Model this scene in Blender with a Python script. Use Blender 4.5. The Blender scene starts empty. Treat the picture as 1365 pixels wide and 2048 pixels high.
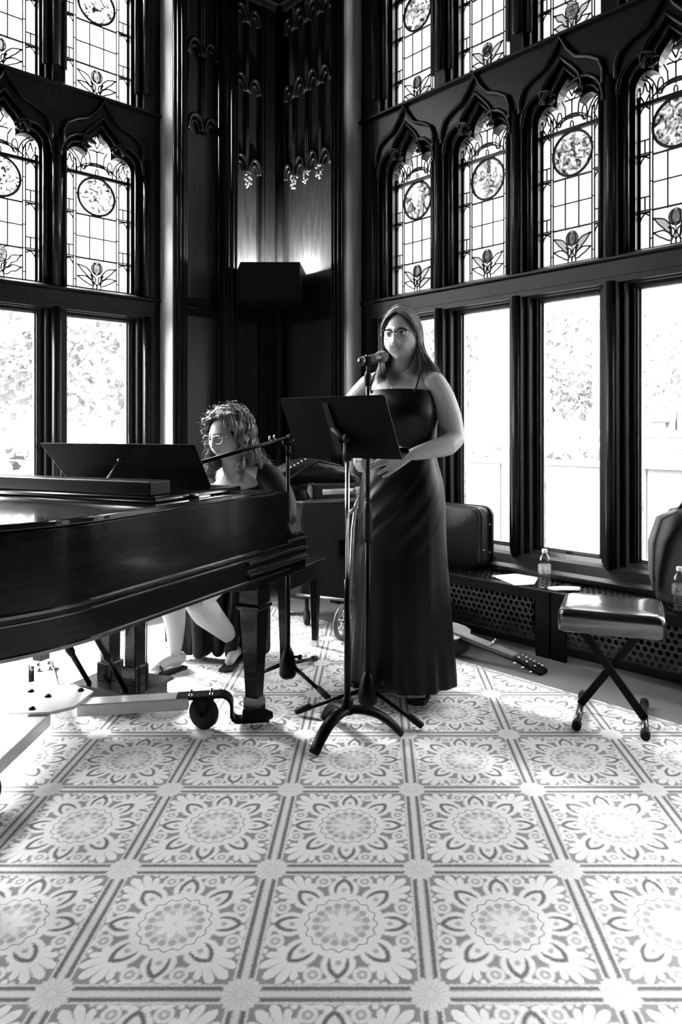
import bpy, math, random
from mathutils import Vector, Matrix
from math import sin, cos, pi, radians, sqrt, exp, atan2
random.seed(7)
sc = bpy.context.scene
COL = sc.collection
# ------------------------------------------------------------------ camera, sky, exposure
F, PX, PY, H = 1400.0, 756.0, 860.0, 1.2
cd = bpy.data.cameras.new('camera'); cam = bpy.data.objects.new('camera', cd); COL.objects.link(cam)
cam.location = (0, 0, H); cam.rotation_euler = (pi/2, 0, 0)
cd.sensor_fit = 'VERTICAL'; cd.sensor_height = 36; cd.sensor_width = 24; cd.lens = 36*F/2048
cd.shift_x = -(PX-682.5)/2048; cd.shift_y = -(1024-PY)/2048
cd.clip_start = .05; cd.clip_end = 300
sc.camera = cam
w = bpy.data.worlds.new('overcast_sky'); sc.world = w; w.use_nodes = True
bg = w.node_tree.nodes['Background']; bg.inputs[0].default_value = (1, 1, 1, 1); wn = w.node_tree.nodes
SKY_LOW, SKY_HIGH = 1.4, 17.0      # dimmed in the camera's view, made bright outside it to light the room
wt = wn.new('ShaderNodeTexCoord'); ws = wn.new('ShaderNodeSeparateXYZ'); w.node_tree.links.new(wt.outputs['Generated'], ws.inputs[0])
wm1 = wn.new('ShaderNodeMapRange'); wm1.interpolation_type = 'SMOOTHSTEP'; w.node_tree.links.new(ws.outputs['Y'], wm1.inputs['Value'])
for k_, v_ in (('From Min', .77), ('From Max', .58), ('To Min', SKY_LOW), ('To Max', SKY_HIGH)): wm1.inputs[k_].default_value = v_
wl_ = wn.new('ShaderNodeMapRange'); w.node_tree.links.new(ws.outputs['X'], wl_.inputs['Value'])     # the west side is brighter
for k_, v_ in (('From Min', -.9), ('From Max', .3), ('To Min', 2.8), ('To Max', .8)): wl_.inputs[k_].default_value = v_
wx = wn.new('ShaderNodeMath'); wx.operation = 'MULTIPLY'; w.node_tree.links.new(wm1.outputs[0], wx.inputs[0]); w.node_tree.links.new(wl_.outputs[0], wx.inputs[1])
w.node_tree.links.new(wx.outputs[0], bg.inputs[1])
sun_d = bpy.data.lights.new('sun', 'SUN'); sun_d.energy = 27.0; sun_d.angle = radians(15)
sun = bpy.data.objects.new('sun', sun_d); COL.objects.link(sun)
sun.rotation_euler = Vector((.60, -.52, -.60)).to_track_quat('-Z', 'Y').to_euler()
sc.view_settings.view_transform = 'Standard'; sc.view_settings.look = 'None'
sc.view_settings.exposure = 0.2; sc.view_settings.gamma = 1.0; sc.view_settings.use_curve_mapping = False
sc.cycles.max_bounces = 7; sc.cycles.transparent_max_bounces = 16
sc.cycles.diffuse_bounces = 4; sc.cycles.sample_clamp_indirect = 6

# ------------------------------------------------------------------ helpers
def V(*a): return Vector(a)
def P(u, v, y): return V((u-PX)/F*y, y, H-(v-PY)/F*y)
def FL(u, v, z=0.0):
    y = (H-z)*F/(v-PY); return V((u-PX)/F*y, y, z)

class MB:
    def __init__(s): s.v = []; s.f = []; s.sm = []
    def add(s, vs, fs, smooth=False):
        n = len(s.v); s.v += [tuple(p) for p in vs]
        s.f += [tuple(i+n for i in f) for f in fs]; s.sm += [smooth]*len(fs); return s
    def box(s, lo, hi, fr=None):
        x0, y0, z0 = lo; x1, y1, z1 = hi
        vs = [V(x, y, z) for z in (z0, z1) for y in (y0, y1) for x in (x0, x1)]
        if fr: vs = [fr(p) for p in vs]
        return s.add(vs, [(0, 2, 3, 1), (4, 5, 7, 6), (0, 1, 5, 4), (2, 6, 7, 3), (0, 4, 6, 2), (1, 3, 7, 5)])
    def tube(s, pts, r, n=10, caps=True, smooth=True, flat=1.0):
        pts = [Vector(p) for p in pts]; m = len(pts)
        rs = r if isinstance(r, (list, tuple)) else [r]*m
        T = [(pts[min(i+1, m-1)]-pts[max(i-1, 0)]).normalized() for i in range(m)]
        up = V(0, 0, 1) if abs(T[0].z) < .9 else V(0, 1, 0)
        a = T[0].cross(up).normalized(); vs = []
        for i in range(m):
            a = (a-T[i]*a.dot(T[i])); a = a.normalized() if a.length > 1e-6 else T[i].orthogonal().normalized()
            b = T[i].cross(a)
            for k in range(n):
                t = 2*pi*k/n; vs.append(pts[i]+(a*cos(t)+b*sin(t)*flat)*rs[i])
        fs = [(i*n+k, i*n+(k+1) % n, (i+1)*n+(k+1) % n, (i+1)*n+k) for i in range(m-1) for k in range(n)]
        if caps: fs += [tuple(range(n-1, -1, -1)), tuple((m-1)*n+k for k in range(n))]
        return s.add(vs, fs, smooth)
    def lathe(s, prof, o=(0, 0, 0), ax=(0, 0, 1), n=20, smooth=True):
        ax = Vector(ax).normalized(); a = ax.orthogonal().normalized(); b = ax.cross(a); o = Vector(o)
        m = len(prof)
        vs = [o+ax*z+(a*cos(2*pi*k/n)+b*sin(2*pi*k/n))*max(r, 1e-5) for r, z in prof for k in range(n)]
        fs = [(i*n+k, i*n+(k+1) % n, (i+1)*n+(k+1) % n, (i+1)*n+k) for i in range(m-1) for k in range(n)]
        fs += [tuple(range(n-1, -1, -1)), tuple((m-1)*n+k for k in range(n))]
        return s.add(vs, fs, smooth)
    def loft(s, rings, caps=True, smooth=True):
        n = len(rings[0]); m = len(rings)
        vs = [p for r in rings for p in r]
        fs = [(i*n+k, i*n+(k+1) % n, (i+1)*n+(k+1) % n, (i+1)*n+k) for i in range(m-1) for k in range(n)]
        if caps: fs += [tuple(range(n-1, -1, -1)), tuple((m-1)*n+k for k in range(n))]
        return s.add(vs, fs, smooth)
    def prism(s, poly, fr, h0, h1, smooth=False):
        n = len(poly)
        vs = [fr(V(p[0], p[1], h0)) for p in poly]+[fr(V(p[0], p[1], h1)) for p in poly]
        fs = [tuple(range(n-1, -1, -1)), tuple(range(n, 2*n))]
        fs2 = [(k, (k+1) % n, n+(k+1) % n, n+k) for k in range(n)]
        s.add(vs, fs+fs2, smooth); return s
    def ball(s, c, r, n=10, m=8, fr=None):
        c = Vector(c); r = r if isinstance(r, (tuple, list)) else (r, r, r)
        rings = []
        for i in range(m+1):
            t = pi*i/m; st = max(sin(t), 1e-4)
            ring = [V(r[0]*st*cos(2*pi*k/n), r[1]*st*sin(2*pi*k/n), -r[2]*cos(t)) for k in range(n)]
            rings.append([c+(fr(p) if fr else p) for p in ring])
        return s.loft(rings)

def obj(name, mb, m, parent=None, bevel=0, seg=2, kind=None):
    me = bpy.data.meshes.new(name)
    me.from_pydata([tuple(v) for v in mb.v], [], mb.f); me.update()
    me.polygons.foreach_set('use_smooth', mb.sm)
    o = bpy.data.objects.new(name, me); COL.objects.link(o)
    if m: me.materials.append(m)
    if parent:
        o.parent = parent; o.matrix_parent_inverse = Matrix.Translation(parent.location).inverted()
    if bevel:
        b = o.modifiers.new('bevel', 'BEVEL'); b.width = bevel; b.segments = seg; b.limit_method = 'ANGLE'; b.angle_limit = radians(40)
        b.harden_normals = False
    if kind: o['kind'] = kind
    return o
def tag(o, label, cat, group=None, kind=None):
    o['label'] = label; o['category'] = cat
    if group: o['group'] = group
    if kind: o['kind'] = kind
    return o
def thing(name, label, cat, loc=(0, 0, 0), group=None):
    o = bpy.data.objects.new(name, None); COL.objects.link(o); o.location = loc; o.empty_display_size = .05
    return tag(o, label, cat, group)
def dup(root, loc, rz, label, group=None, children=True):
    r = root.copy(); COL.objects.link(r); r.location = loc; r.rotation_euler = (0, 0, rz); r['label'] = label
    if group: r['group'] = group
    for ch in list(root.children):
        c = ch.copy(); COL.objects.link(c); c.parent = r
        for g in list(ch.children):
            d = g.copy(); COL.objects.link(d); d.parent = c
    return r
def curve_mesh(name, splines, extr, fr, bev=0.0):
    """2D filled shape with holes, extruded; fr maps (x,y,h)->world"""
    cu = bpy.data.curves.new(name, 'CURVE'); cu.dimensions = '2D'; cu.fill_mode = 'BOTH'
    cu.extrude = extr/2; cu.bevel_depth = bev; cu.bevel_resolution = 1; cu.offset = -bev
    for sp in splines:
        q = cu.splines.new('POLY'); q.points.add(len(sp)-1)
        for i, p in enumerate(sp): q.points[i].co = (p[0], p[1], 0, 1)
        q.use_cyclic_u = True
    o = bpy.data.objects.new(name, cu); COL.objects.link(o)
    dg = bpy.context.evaluated_depsgraph_get(); me = bpy.data.meshes.new_from_object(o.evaluated_get(dg))
    vs = [fr(v.co) for v in me.vertices]; fs = [tuple(p.vertices) for p in me.polygons]
    bpy.data.objects.remove(o); bpy.data.meshes.remove(me); bpy.data.curves.remove(cu)
    return vs, fs

# ------------------------------------------------------------------ materials
class N:
    """tiny expression helper over math nodes"""
    def __init__(s, nt, sock): s.nt = nt; s.s = sock
    def _op(s, op, b=None, c=None, clamp=False):
        n = s.nt.nodes.new('ShaderNodeMath'); n.operation = op; n.use_clamp = clamp
        for i, x in enumerate((s, b, c)):
            if x is None: continue
            if isinstance(x, N): s.nt.links.new(x.s, n.inputs[i])
            else: n.inputs[i].default_value = x
        return N(s.nt, n.outputs[0])
    def __add__(s, b): return s._op('ADD', b)
    def __sub__(s, b): return s._op('SUBTRACT', b)
    def __mul__(s, b): return s._op('MULTIPLY', b)
    def __truediv__(s, b): return s._op('DIVIDE', b)
    __radd__ = __add__; __rmul__ = __mul__
    def __rsub__(s, b): return (s*-1)+b
    def abs(s): return s._op('ABSOLUTE')
    def sin(s): return s._op('SINE')
    def cos(s): return s._op('COSINE')
    def sqrt(s): return s._op('SQRT')
    def fract(s): return s._op('FRACT')
    def lt(s, b): return s._op('LESS_THAN', b)
    def gt(s, b): return s._op('GREATER_THAN', b)
    def min(s, b): return s._op('MINIMUM', b)
    def max(s, b): return s._op('MAXIMUM', b)
    def atan2(s, b): return s._op('ARCTAN2', b)
    def soft(s, e=.006):   # 1 where s<0
        return (s*(-.5/e)+.5)._op('ADD', 0.0, clamp=True)
def mixv(a, b, f):   # a*(1-f)+b*f
    return (f*b)+((1-f)*a) if not isinstance(b, N) else b*f+(1-f)*a
def g3(v): return (v, v, v, 1)
def mat(name, v=.5, rough=.5, metal=0.0, noise=0.0, nscale=20, stretch=None, bump=0.0, coat=0.0, spec=.5, aniso=None, bscale=None, sheen=0):
    m = bpy.data.materials.new(name); m.use_nodes = True; nt = m.node_tree; b = nt.nodes['Principled BSDF']
    b.inputs['Roughness'].default_value = rough; b.inputs['Metallic'].default_value = metal
    b.inputs['Specular IOR Level'].default_value = spec; b.inputs['Coat Weight'].default_value = coat
    b.inputs['Coat Roughness'].default_value = .08
    b.inputs['Sheen Weight'].default_value = sheen
    tc = nt.nodes.new('ShaderNodeTexCoord'); mp = nt.nodes.new('ShaderNodeMapping'); nt.links.new(tc.outputs['Object'], mp.inputs[0])
    if stretch: mp.inputs['Scale'].default_value = stretch
    nz = nt.nodes.new('ShaderNodeTexNoise'); nz.inputs['Scale'].default_value = nscale; nz.inputs['Detail'].default_value = 4
    nt.links.new(mp.outputs[0], nz.inputs['Vector'])
    cr = nt.nodes.new('ShaderNodeMapRange'); nt.links.new(nz.outputs['Fac'], cr.inputs['Value'])
    cr.inputs['From Min'].default_value = .25; cr.inputs['From Max'].default_value = .75
    cr.inputs['To Min'].default_value = v*(1-noise); cr.inputs['To Max'].default_value = v*(1+noise)
    cc = nt.nodes.new('ShaderNodeCombineColor')
    for i in range(3): nt.links.new(cr.outputs[0], cc.inputs[i])
    nt.links.new(cc.outputs[0], b.inputs['Base Color'])
    if bump:
        nb = nt.nodes.new('ShaderNodeTexNoise'); nb.inputs['Scale'].default_value = bscale or nscale; nb.inputs['Detail'].default_value = 3
        nt.links.new(mp.outputs[0], nb.inputs['Vector'])
        bp = nt.nodes.new('ShaderNodeBump'); bp.inputs['Strength'].default_value = bump; bp.inputs['Distance'].default_value = .01
        nt.links.new(nb.outputs['Fac'], bp.inputs['Height']); nt.links.new(bp.outputs[0], b.inputs['Normal'])
    return m
def glass_mat(name, tint=1.0, gloss=.06, pattern=None):
    """thin pane: see-through with a faint reflection"""
    m = bpy.data.materials.new(name); m.use_nodes = True; nt = m.node_tree; nt.nodes.clear()
    out = nt.nodes.new('ShaderNodeOutputMaterial'); tr = nt.nodes.new('ShaderNodeBsdfTransparent'); gl = nt.nodes.new('ShaderNodeBsdfGlossy')
    mx = nt.nodes.new('ShaderNodeMixShader'); mx.inputs[0].default_value = gloss
    gl.inputs['Roughness'].default_value = .05; tr.inputs[0].default_value = g3(tint)
    nt.links.new(tr.outputs[0], mx.inputs[1]); nt.links.new(gl.outputs[0], mx.inputs[2]); nt.links.new(mx.outputs[0], out.inputs[0])
    if pattern:
        tc = nt.nodes.new('ShaderNodeTexCoord'); nz = nt.nodes.new('ShaderNodeTexNoise'); nz.noise_dimensions = '3D'
        nz.inputs['Scale'].default_value = pattern[0]; nz.inputs['Detail'].default_value = 6; nz.inputs['Distortion'].default_value = pattern[1]
        nt.links.new(tc.outputs['Object'], nz.inputs['Vector'])
        cr = nt.nodes.new('ShaderNodeValToRGB'); e = cr.color_ramp.elements
        e[0].position = pattern[2]; e[0].color = g3(pattern[3]); e[1].position = pattern[4]; e[1].color = g3(tint)
        nt.links.new(nz.outputs['Fac'], cr.inputs[0]); nt.links.new(cr.outputs[0], tr.inputs[0])
        df = nt.nodes.new('ShaderNodeBsdfTranslucent'); mx2 = nt.nodes.new('ShaderNodeMixShader'); mx2.inputs[0].default_value = .35
        nt.links.new(cr.outputs[0], df.inputs[0]); nt.links.new(tr.outputs[0], mx2.inputs[1]); nt.links.new(df.outputs[0], mx2.inputs[2]); nt.links.new(mx2.outputs[0], mx.inputs[1])
    return m

WOOD = mat('dark_panelling', .006, .55, noise=.5, nscale=14, stretch=(6, 6, .5), spec=.07)
WOODW = mat('dark_window_joinery', .006, .36, noise=.5, nscale=18, stretch=(4, 4, .6), bump=.12, spec=.17)
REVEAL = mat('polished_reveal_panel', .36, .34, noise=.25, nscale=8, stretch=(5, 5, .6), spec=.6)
LEAD = mat('lead_came', .01, .5, spec=.3)
PIANO = mat('piano_veneer', .006, .2, noise=.7, nscale=5, stretch=(2.2, 2.2, 14), bump=.035, coat=.10, spec=.14)
LIDM = mat('polished_lid', .008, .12, noise=.3, nscale=9, coat=1.0)
PIANOD = mat('piano_dark_lacquer', .004, .25, noise=.3, nscale=9, coat=.03, spec=.15)
BLACK = mat('black_powder_coat', .003, .36, spec=.10)
RUBBER = mat('black_rubber', .006, .6, spec=.2)
CHROME = mat('chrome', .75, .16, metal=1.0)
STEEL = mat('painted_silver_steel', .7, .3, metal=.55, noise=.06)
BRASS = mat('dull_brass', .45, .28, metal=1.0)
GLASS = glass_mat('window_glass', .97, .05)
LGLASS = glass_mat('lead_window_glass', .93, .05)
ROUND = glass_mat('painted_roundel_glass', .58, .03, (26, 1.6, .36, .04, .60))
BLOOM = glass_mat('painted_bloom_glass', .30, .03, (60, 1.0, .35, .12, .65))
LEAFG = glass_mat('grey_leaf_glass', .45, .03)
CLOTHB = mat('black_cloth', .014, .8, noise=.3, nscale=60, bump=.3, sheen=.15)
NYLON = mat('black_nylon', .007, .45, noise=.3, nscale=40, bump=.25, spec=.28)
LEATHER = mat('stool_leatherette', .010, .24, bump=.03, nscale=90, spec=.3, coat=1.0)
LEATHER.node_tree.nodes['Principled BSDF'].inputs['Coat IOR'].default_value = 2.0; LEATHER.node_tree.nodes['Principled BSDF'].inputs['Coat Roughness'].default_value = .13; LEATHER.node_tree.nodes['Principled BSDF'].inputs['Roughness'].default_value = .4
SATIN = mat('black_satin', .004, .36, noise=.2, nscale=12, bump=.03, spec=.17)
KNIT = mat('dark_stretch_fabric', .007, .6, noise=.2, nscale=30, bump=.35, bscale=22, spec=.2)
PAPER = mat('white_paper', .8, .7)
PLASTIC = mat('white_cap_plastic', .8, .4)
IVORY = mat('ivory_keys', .75, .25)
HAIR1 = mat('straight_hair', .14, .30, noise=.85, nscale=1.6, stretch=(110, 110, 5), spec=.5)
HAIR2 = mat('curly_hair', .17, .34, noise=.8, nscale=1.5, stretch=(60, 60, 22), spec=.5)
STONE = mat('pale_concrete', .155, .9, noise=.10, nscale=2.5)
LEAVES = mat('pale_foliage', .195, .9, noise=.15, nscale=1.4)
BARK = mat('pale_bark', .3, .9, noise=.2)
GROUND = mat('outdoor_ground', .20, .95, noise=.1, nscale=.6)
METALG = mat('grey_outdoor_metal', .11, .6)
METALW = mat('white_outdoor_metal', .17, .6)
GUITOP = mat('guitar_top', .45, .2, noise=.1, nscale=20, stretch=(1, 12, 1), coat=.5)
NAILM = None

def skin_mat():
    m = bpy.data.materials.new('skin'); m.use_nodes = True; nt = m.node_tree; b = nt.nodes['Principled BSDF']
    at = nt.nodes.new('ShaderNodeAttribute'); at.attribute_name = 'Tone'
    nt.links.new(at.outputs['Color'], b.inputs['Base Color'])
    b.inputs['Roughness'].default_value = .45; b.inputs['Specular IOR Level'].default_value = .45
    b.inputs['Subsurface Weight'].default_value = .12; b.inputs['Subsurface Radius'].default_value = (.008, .008, .008); b.inputs['Subsurface Scale'].default_value = 1.0
    nz = nt.nodes.new('ShaderNodeTexNoise'); nz.inputs['Scale'].default_value = 90; bp = nt.nodes.new('ShaderNodeBump'); bp.inputs['Strength'].default_value = .05
    nt.links.new(nz.outputs[0], bp.inputs['Height']); nt.links.new(bp.outputs[0], b.inputs['Normal'])
    return m
SKIN = skin_mat()

# ------------------------------------------------------------------ wall frames
class WF:   # s along the wall from the far reveal towards the camera, q into the room
    def __init__(s, o, d, n): s.o = V(*o, 0); s.d = V(*d, 0).normalized(); s.n = V(*n, 0).normalized()
    def __call__(s, p): return s.o+s.d*p[0]+s.n*p[1]+V(0, 0, p[2])          # (s,q,z)
    def face(s, q0):                                                        # (s,z,h)->world
        return lambda p: s.o+s.d*p[0]+s.n*(q0+p[2])+V(0, 0, p[1])
WR = WF((-.06, 5.249), (.712, -.702), (-.702, -.712))
WL = WF((-1.639, 5.145), (-.736, -.677), (.677, -.736))
QF = .28       # depth of the window bays behind the panelled wall face
def isect(o1, d1, o2, d2):
    den = d1.x*d2.y-d1.y*d2.x; t = ((o2.x-o1.x)*d2.y-(o2.y-o1.y)*d2.x)/den; return o1+d1*t
CORN = isect(WR((0, QF, 0)), WR.d, WL((0, QF, 0)), WL.d)
CEIL = 4.85
def uS(W, u, q):      # distance along a wall where image column u meets it
    k = (u-PX)/F; o = W.o+W.n*q
    return (k*o.y-o.x)/(W.d.x-k*W.d.y)

STRING = mat('steel_strings', .25, .45, metal=.6)
PANEL = mat('lightened_corner_panelling', .014, .40, noise=.6, nscale=10, stretch=(9, 9, .45), spec=.3)  # panelling colour lifted above the dark wood to strengthen the uplighter's glow
HAIRU = mat('hair_underlayer', .03, .6)
MOULD = mat('polished_moulding', .02, .14, spec=.9, coat=1.0)
# ------------------------------------------------------------------ carpet
def carpet_mat():
    m = bpy.data.materials.new('patterned_carpet'); m.use_nodes = True; nt = m.node_tree; b = nt.nodes['Principled BSDF']
    b.inputs['Roughness'].default_value = .95; b.inputs['Specular IOR Level'].default_value = .12
    geo = nt.nodes.new('ShaderNodeNewGeometry'); sp = nt.nodes.new('ShaderNodeSeparateXYZ')
    wob = nt.nodes.new('ShaderNodeTexNoise'); wob.inputs['Scale'].default_value = 140; wob.inputs['Detail'].default_value = 1
    nt.links.new(geo.outputs['Position'], wob.inputs['Vector'])
    nt.links.new(geo.outputs['Position'], sp.inputs[0])
    X = N(nt, sp.outputs[0]); Y = N(nt, sp.outputs[1]); wn = (N(nt, wob.outputs['Fac'])-.5)
    X2 = X+wn*.006; Y2 = Y+wn*.006
    U = ((X2-.113)/.404).fract()-.5; W_ = ((Y2-1.913)/.424).fract()-.5
    au = U.abs(); aw = W_.abs()
    r = (U*U+W_*W_).sqrt(); th = W_.atan2(U)
    def fold(t, n, off=0.0):      # |mod(t, 2pi/n) - pi/n| style fold, zero on petal axes
        k = 2*pi/n
        return ((((t+off)/k+100.5).fract()-.5)*k).abs()
    def circ(x, y, cx, cy, rr): return ((x-cx)*(x-cx)+(y-cy)*(y-cy)).sqrt()-rr
    val = None
    BG, LT, DK, MD = .29, .78, .17, .43
    def lay(v, shade, d, e=.008): f = d.soft(e); return mixv(v, shade, f)
    # ground
    nzl = N(nt, wob.outputs['Fac'])*0+BG
    v = nzl
    # corner palmettes: petals fanning from (.25,.25) towards the corner
    px = au-.235; py = aw-.235; rr = (px*px+py*py).sqrt(); ang = (py-px).atan2(px+py)   # zero on diagonal
    k = .40; fa = (((ang/k+100.5).fract()-.5)*k).abs()
    plen = (ang.cos())*.20+.035
    petal = (fa*rr-(.016+rr*.085)).max(rr-plen).max((ang.abs()-1.45))
    tip = petal.max((fa*fa*3.0)*.5+rr-plen-.0)
    v = lay(v, LT, tip)
    # edge scrolls with round flowers
    mx = au.max(aw); mn = au.min(aw)
    v = lay(v, LT, circ(mx, mn, .375, .135, .052)); v = lay(v, MD, circ(mx, mn, .375, .135, .030)); v = lay(v, LT, circ(mx, mn, .375, .135, .012))
    v = lay(v, LT, circ(mx, mn, .43, .075, .026)); v = lay(v, LT, circ(mx, mn, .44, .155, .022)); v = lay(v, LT, circ(mx, mn, .425, .21, .018))
    sc_ = ((mx-.435)-((mn*38).sin())*.012).abs()-.009
    v = lay(v, LT, sc_.max(mn-.22)); v = lay(v, LT, circ(mx, mn, .455, .0, .022))
    v = lay(v, LT, circ(mx, mn, .30, .245, .035)); v = lay(v, LT, circ(mx, mn, .405, .035, .026)); v = lay(v, LT, circ(mx, mn, .33, .195, .028)); v = lay(v, LT, circ(mx, mn, .44, .255, .016)); v = lay(v, LT, circ(mx, mn, .385, .235, .020))
    # lotus ring
    f8 = fold(th, 8); qx = r*f8.cos(); qy = r*f8.sin()
    v = lay(v, LT, circ(qx, qy, .305, 0, .098)); v = lay(v, LT, r-.262)
    lens = circ(qx, qy, .305, -.050, .112); crescent = lens.max(circ(qx, qy, .268, 0, .046)*-1).max((qx-.262)*-1)
    v = lay(v, DK, crescent); v = lay(v, LT, circ(qx, qy, .296, -.052, .092).max((qx-.25)*-1))
    v = lay(v, MD, circ(qx, qy, .295, 0, .016))
    # central disc
    wave = r-((fold(th, 16)*16).cos()*.010+.208)
    v = lay(v, .22, wave.abs()-.0035, .005)
    f16 = fold(th, 16, pi/16); v = lay(v, MD, circ(r*f16.cos(), r*f16.sin(), .152, 0, .024))
    v = lay(v, .58, r-.125)
    f8b = fold(th, 8); v = lay(v, LT, circ(r*f8b.cos(), r*f8b.sin()*2.2, .065, 0, .055))
    # woven bands on the grid lines
    e = mx*-1+.5
    v = lay(v, BG, e-.062); v = lay(v, LT, (e-.054).abs()-.006); v = lay(v, DK, (e-.035).abs()-.011); v = lay(v, .66, e-.020)
    # rosettes on the crossings
    cx = .5-au; cy = .5-aw; rc = (cx*cx+cy*cy).sqrt(); tc = cy.atan2(cx)
    ros = rc-(.104+(fold(tc, 16)*16).cos()*.009)
    v = lay(v, .70, ros); v = lay(v, .56, (fold(tc, 16, pi/16)*rc-.0025).max(ros+.012).max((rc-.03)*-1), .004)
    v = lay(v, .60, (rc-.03).abs()-.004)
    # plain border along the window walls
    for W in (WR, WL):
        q = X*W.n.x+Y*W.n.y+(-(W.o.dot(W.n)))
        v = mixv(v, .15, (q-.80).soft(.006)); v = mixv(v, .36, ((q-.822).abs()-.010).soft(.004))
    # pile
    fib = nt.nodes.new('ShaderNodeTexNoise'); fib.inputs['Scale'].default_value = 420; fib.inputs['Detail'].default_value = 2
    nt.links.new(geo.outputs['Position'], fib.inputs['Vector'])
    v = v*((N(nt, fib.outputs['Fac'])-.5)*.75+1.0)
    cc = nt.nodes.new('ShaderNodeCombineColor')
    for i in range(3): nt.links.new(v.s, cc.inputs[i])
    nt.links.new(cc.outputs[0], b.inputs['Base Color'])
    bp = nt.nodes.new('ShaderNodeBump'); bp.inputs['Strength'].default_value = .35; bp.inputs['Distance'].default_value = .004
    nt.links.new(fib.outputs['Fac'], bp.inputs['Height']); nt.links.new(bp.outputs[0], b.inputs['Normal'])
    return m
CARPET = carpet_mat()
SEND = 5.35
def rect(a, b, c, d): return [(a, b), (c, b), (c, d), (a, d)]
farR = WR((SEND, QF, 0)); farL = WL((SEND, QF, 0))
outR0 = WR((-.5, -.25, 0)); outL0 = WL((-.5, -.25, 0))
cornO = isect(WR((0, -.25, 0)), WR.d, WL((0, -.25, 0)), WL.d)
foot = [cornO, WR((SEND+.2, -.25, 0)), V(4.3, -3.2, 0), V(-6.2, -3.2, 0), WL((SEND+.2, -.25, 0))]
fr0 = lambda p: V(p[0], p[1], p[2])
obj('floor', MB().prism([(p.x, p.y) for p in foot], fr0, -.12, 0), CARPET, kind='structure')
obj('ceiling', MB().prism([(p.x, p.y) for p in foot], fr0, CEIL, CEIL+.1), WOOD, kind='structure')
def wallbox(name, a, b, z0, z1, t=.12):
    d = (b-a).normalized(); n = V(-d.y, d.x, 0)
    return obj(name, MB().prism([(0, 0), ((b-a).length, 0), ((b-a).length, t), (0, t)], lambda p: a+d*p[0]+n*p[1]+V(0, 0, p[2]), z0, z1), WOOD, kind='structure')
eR = WR((SEND, .28, 0)); eL = WL((SEND, .28, 0))
wallbox('wall_back', V(-6.1, -3.0, 0), V(4.2, -3.0, 0), 0, CEIL, -.12)
# side walls behind the camera
def side_wall(name, a, b):
    d = (b-a).normalized(); n = V(-d.y, d.x, 0); L = (b-a).length; fr = lambda p: a+d*p[0]+n*p[2]+V(0, 0, p[1])
    k = int(L/1.1); holes = []
    for i in range(k):
        pass
    vs, fs = curve_mesh('t', [rect(0, 0, L, CEIL)]+holes, .14, fr)
    return obj(name, MB().add(vs, fs), WOOD, kind='structure'), fr, holes
sideR = side_wall('wall_right_rear', eR, V(4.2, -3.0, 0)); sideL = side_wall('wall_left_rear', V(-6.1, -3.0, 0), eL)

# ------------------------------------------------------------------ window bays
HEAD = [(.5, .10), (.497, .19), (.475, .27), (.43, .335), (.375, .375), (.32, .385), (.26, .37), (.21, .335), (.178, .30), (.182, .37), (.178, .45), (.155, .52), (.11, .585), (.055, .64), (0, .715)]
ZB, ZBAR, ZU = 2.178, 2.97, 3.52
def arch(s0, wd, off=0.0):
    right = [(x, y*1.02) for x, y in HEAD]
    pts = [(x*wd, ZBAR+y*.405) for x, y in right]
    c = s0+wd/2
    full = [(wd/2, ZB)]+pts; L = [(-x, z) for x, z in reversed(full[:-1])]
    poly = full+L
    if off:
        n = len(poly); out = []
        for i in range(n):
            a, b, d = poly[i-1], poly[i], poly[(i+1) % n]
            t1 = Vector((b[0]-a[0], b[1]-a[1])).normalized(); t2 = Vector((d[0]-b[0], d[1]-b[1])).normalized()
            n1 = Vector((t1.y, -t1.x)); n2 = Vector((t2.y, -t2.x)); m = (n1+n2)
            m = m/max(m.length, .3); m.normalize(); kk = 1/max(m.dot(n1), .75)
            out.append((b[0]+m.x*off*kk, b[1]+m.y*off*kk))
        # keep cusps tidy
        poly = out
    return [(c+x, z) for x, z in poly]
LAY = [(-.07, 0.0, 0.0), (0.0, .045, .028), (.045, .085, .060)]
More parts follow.
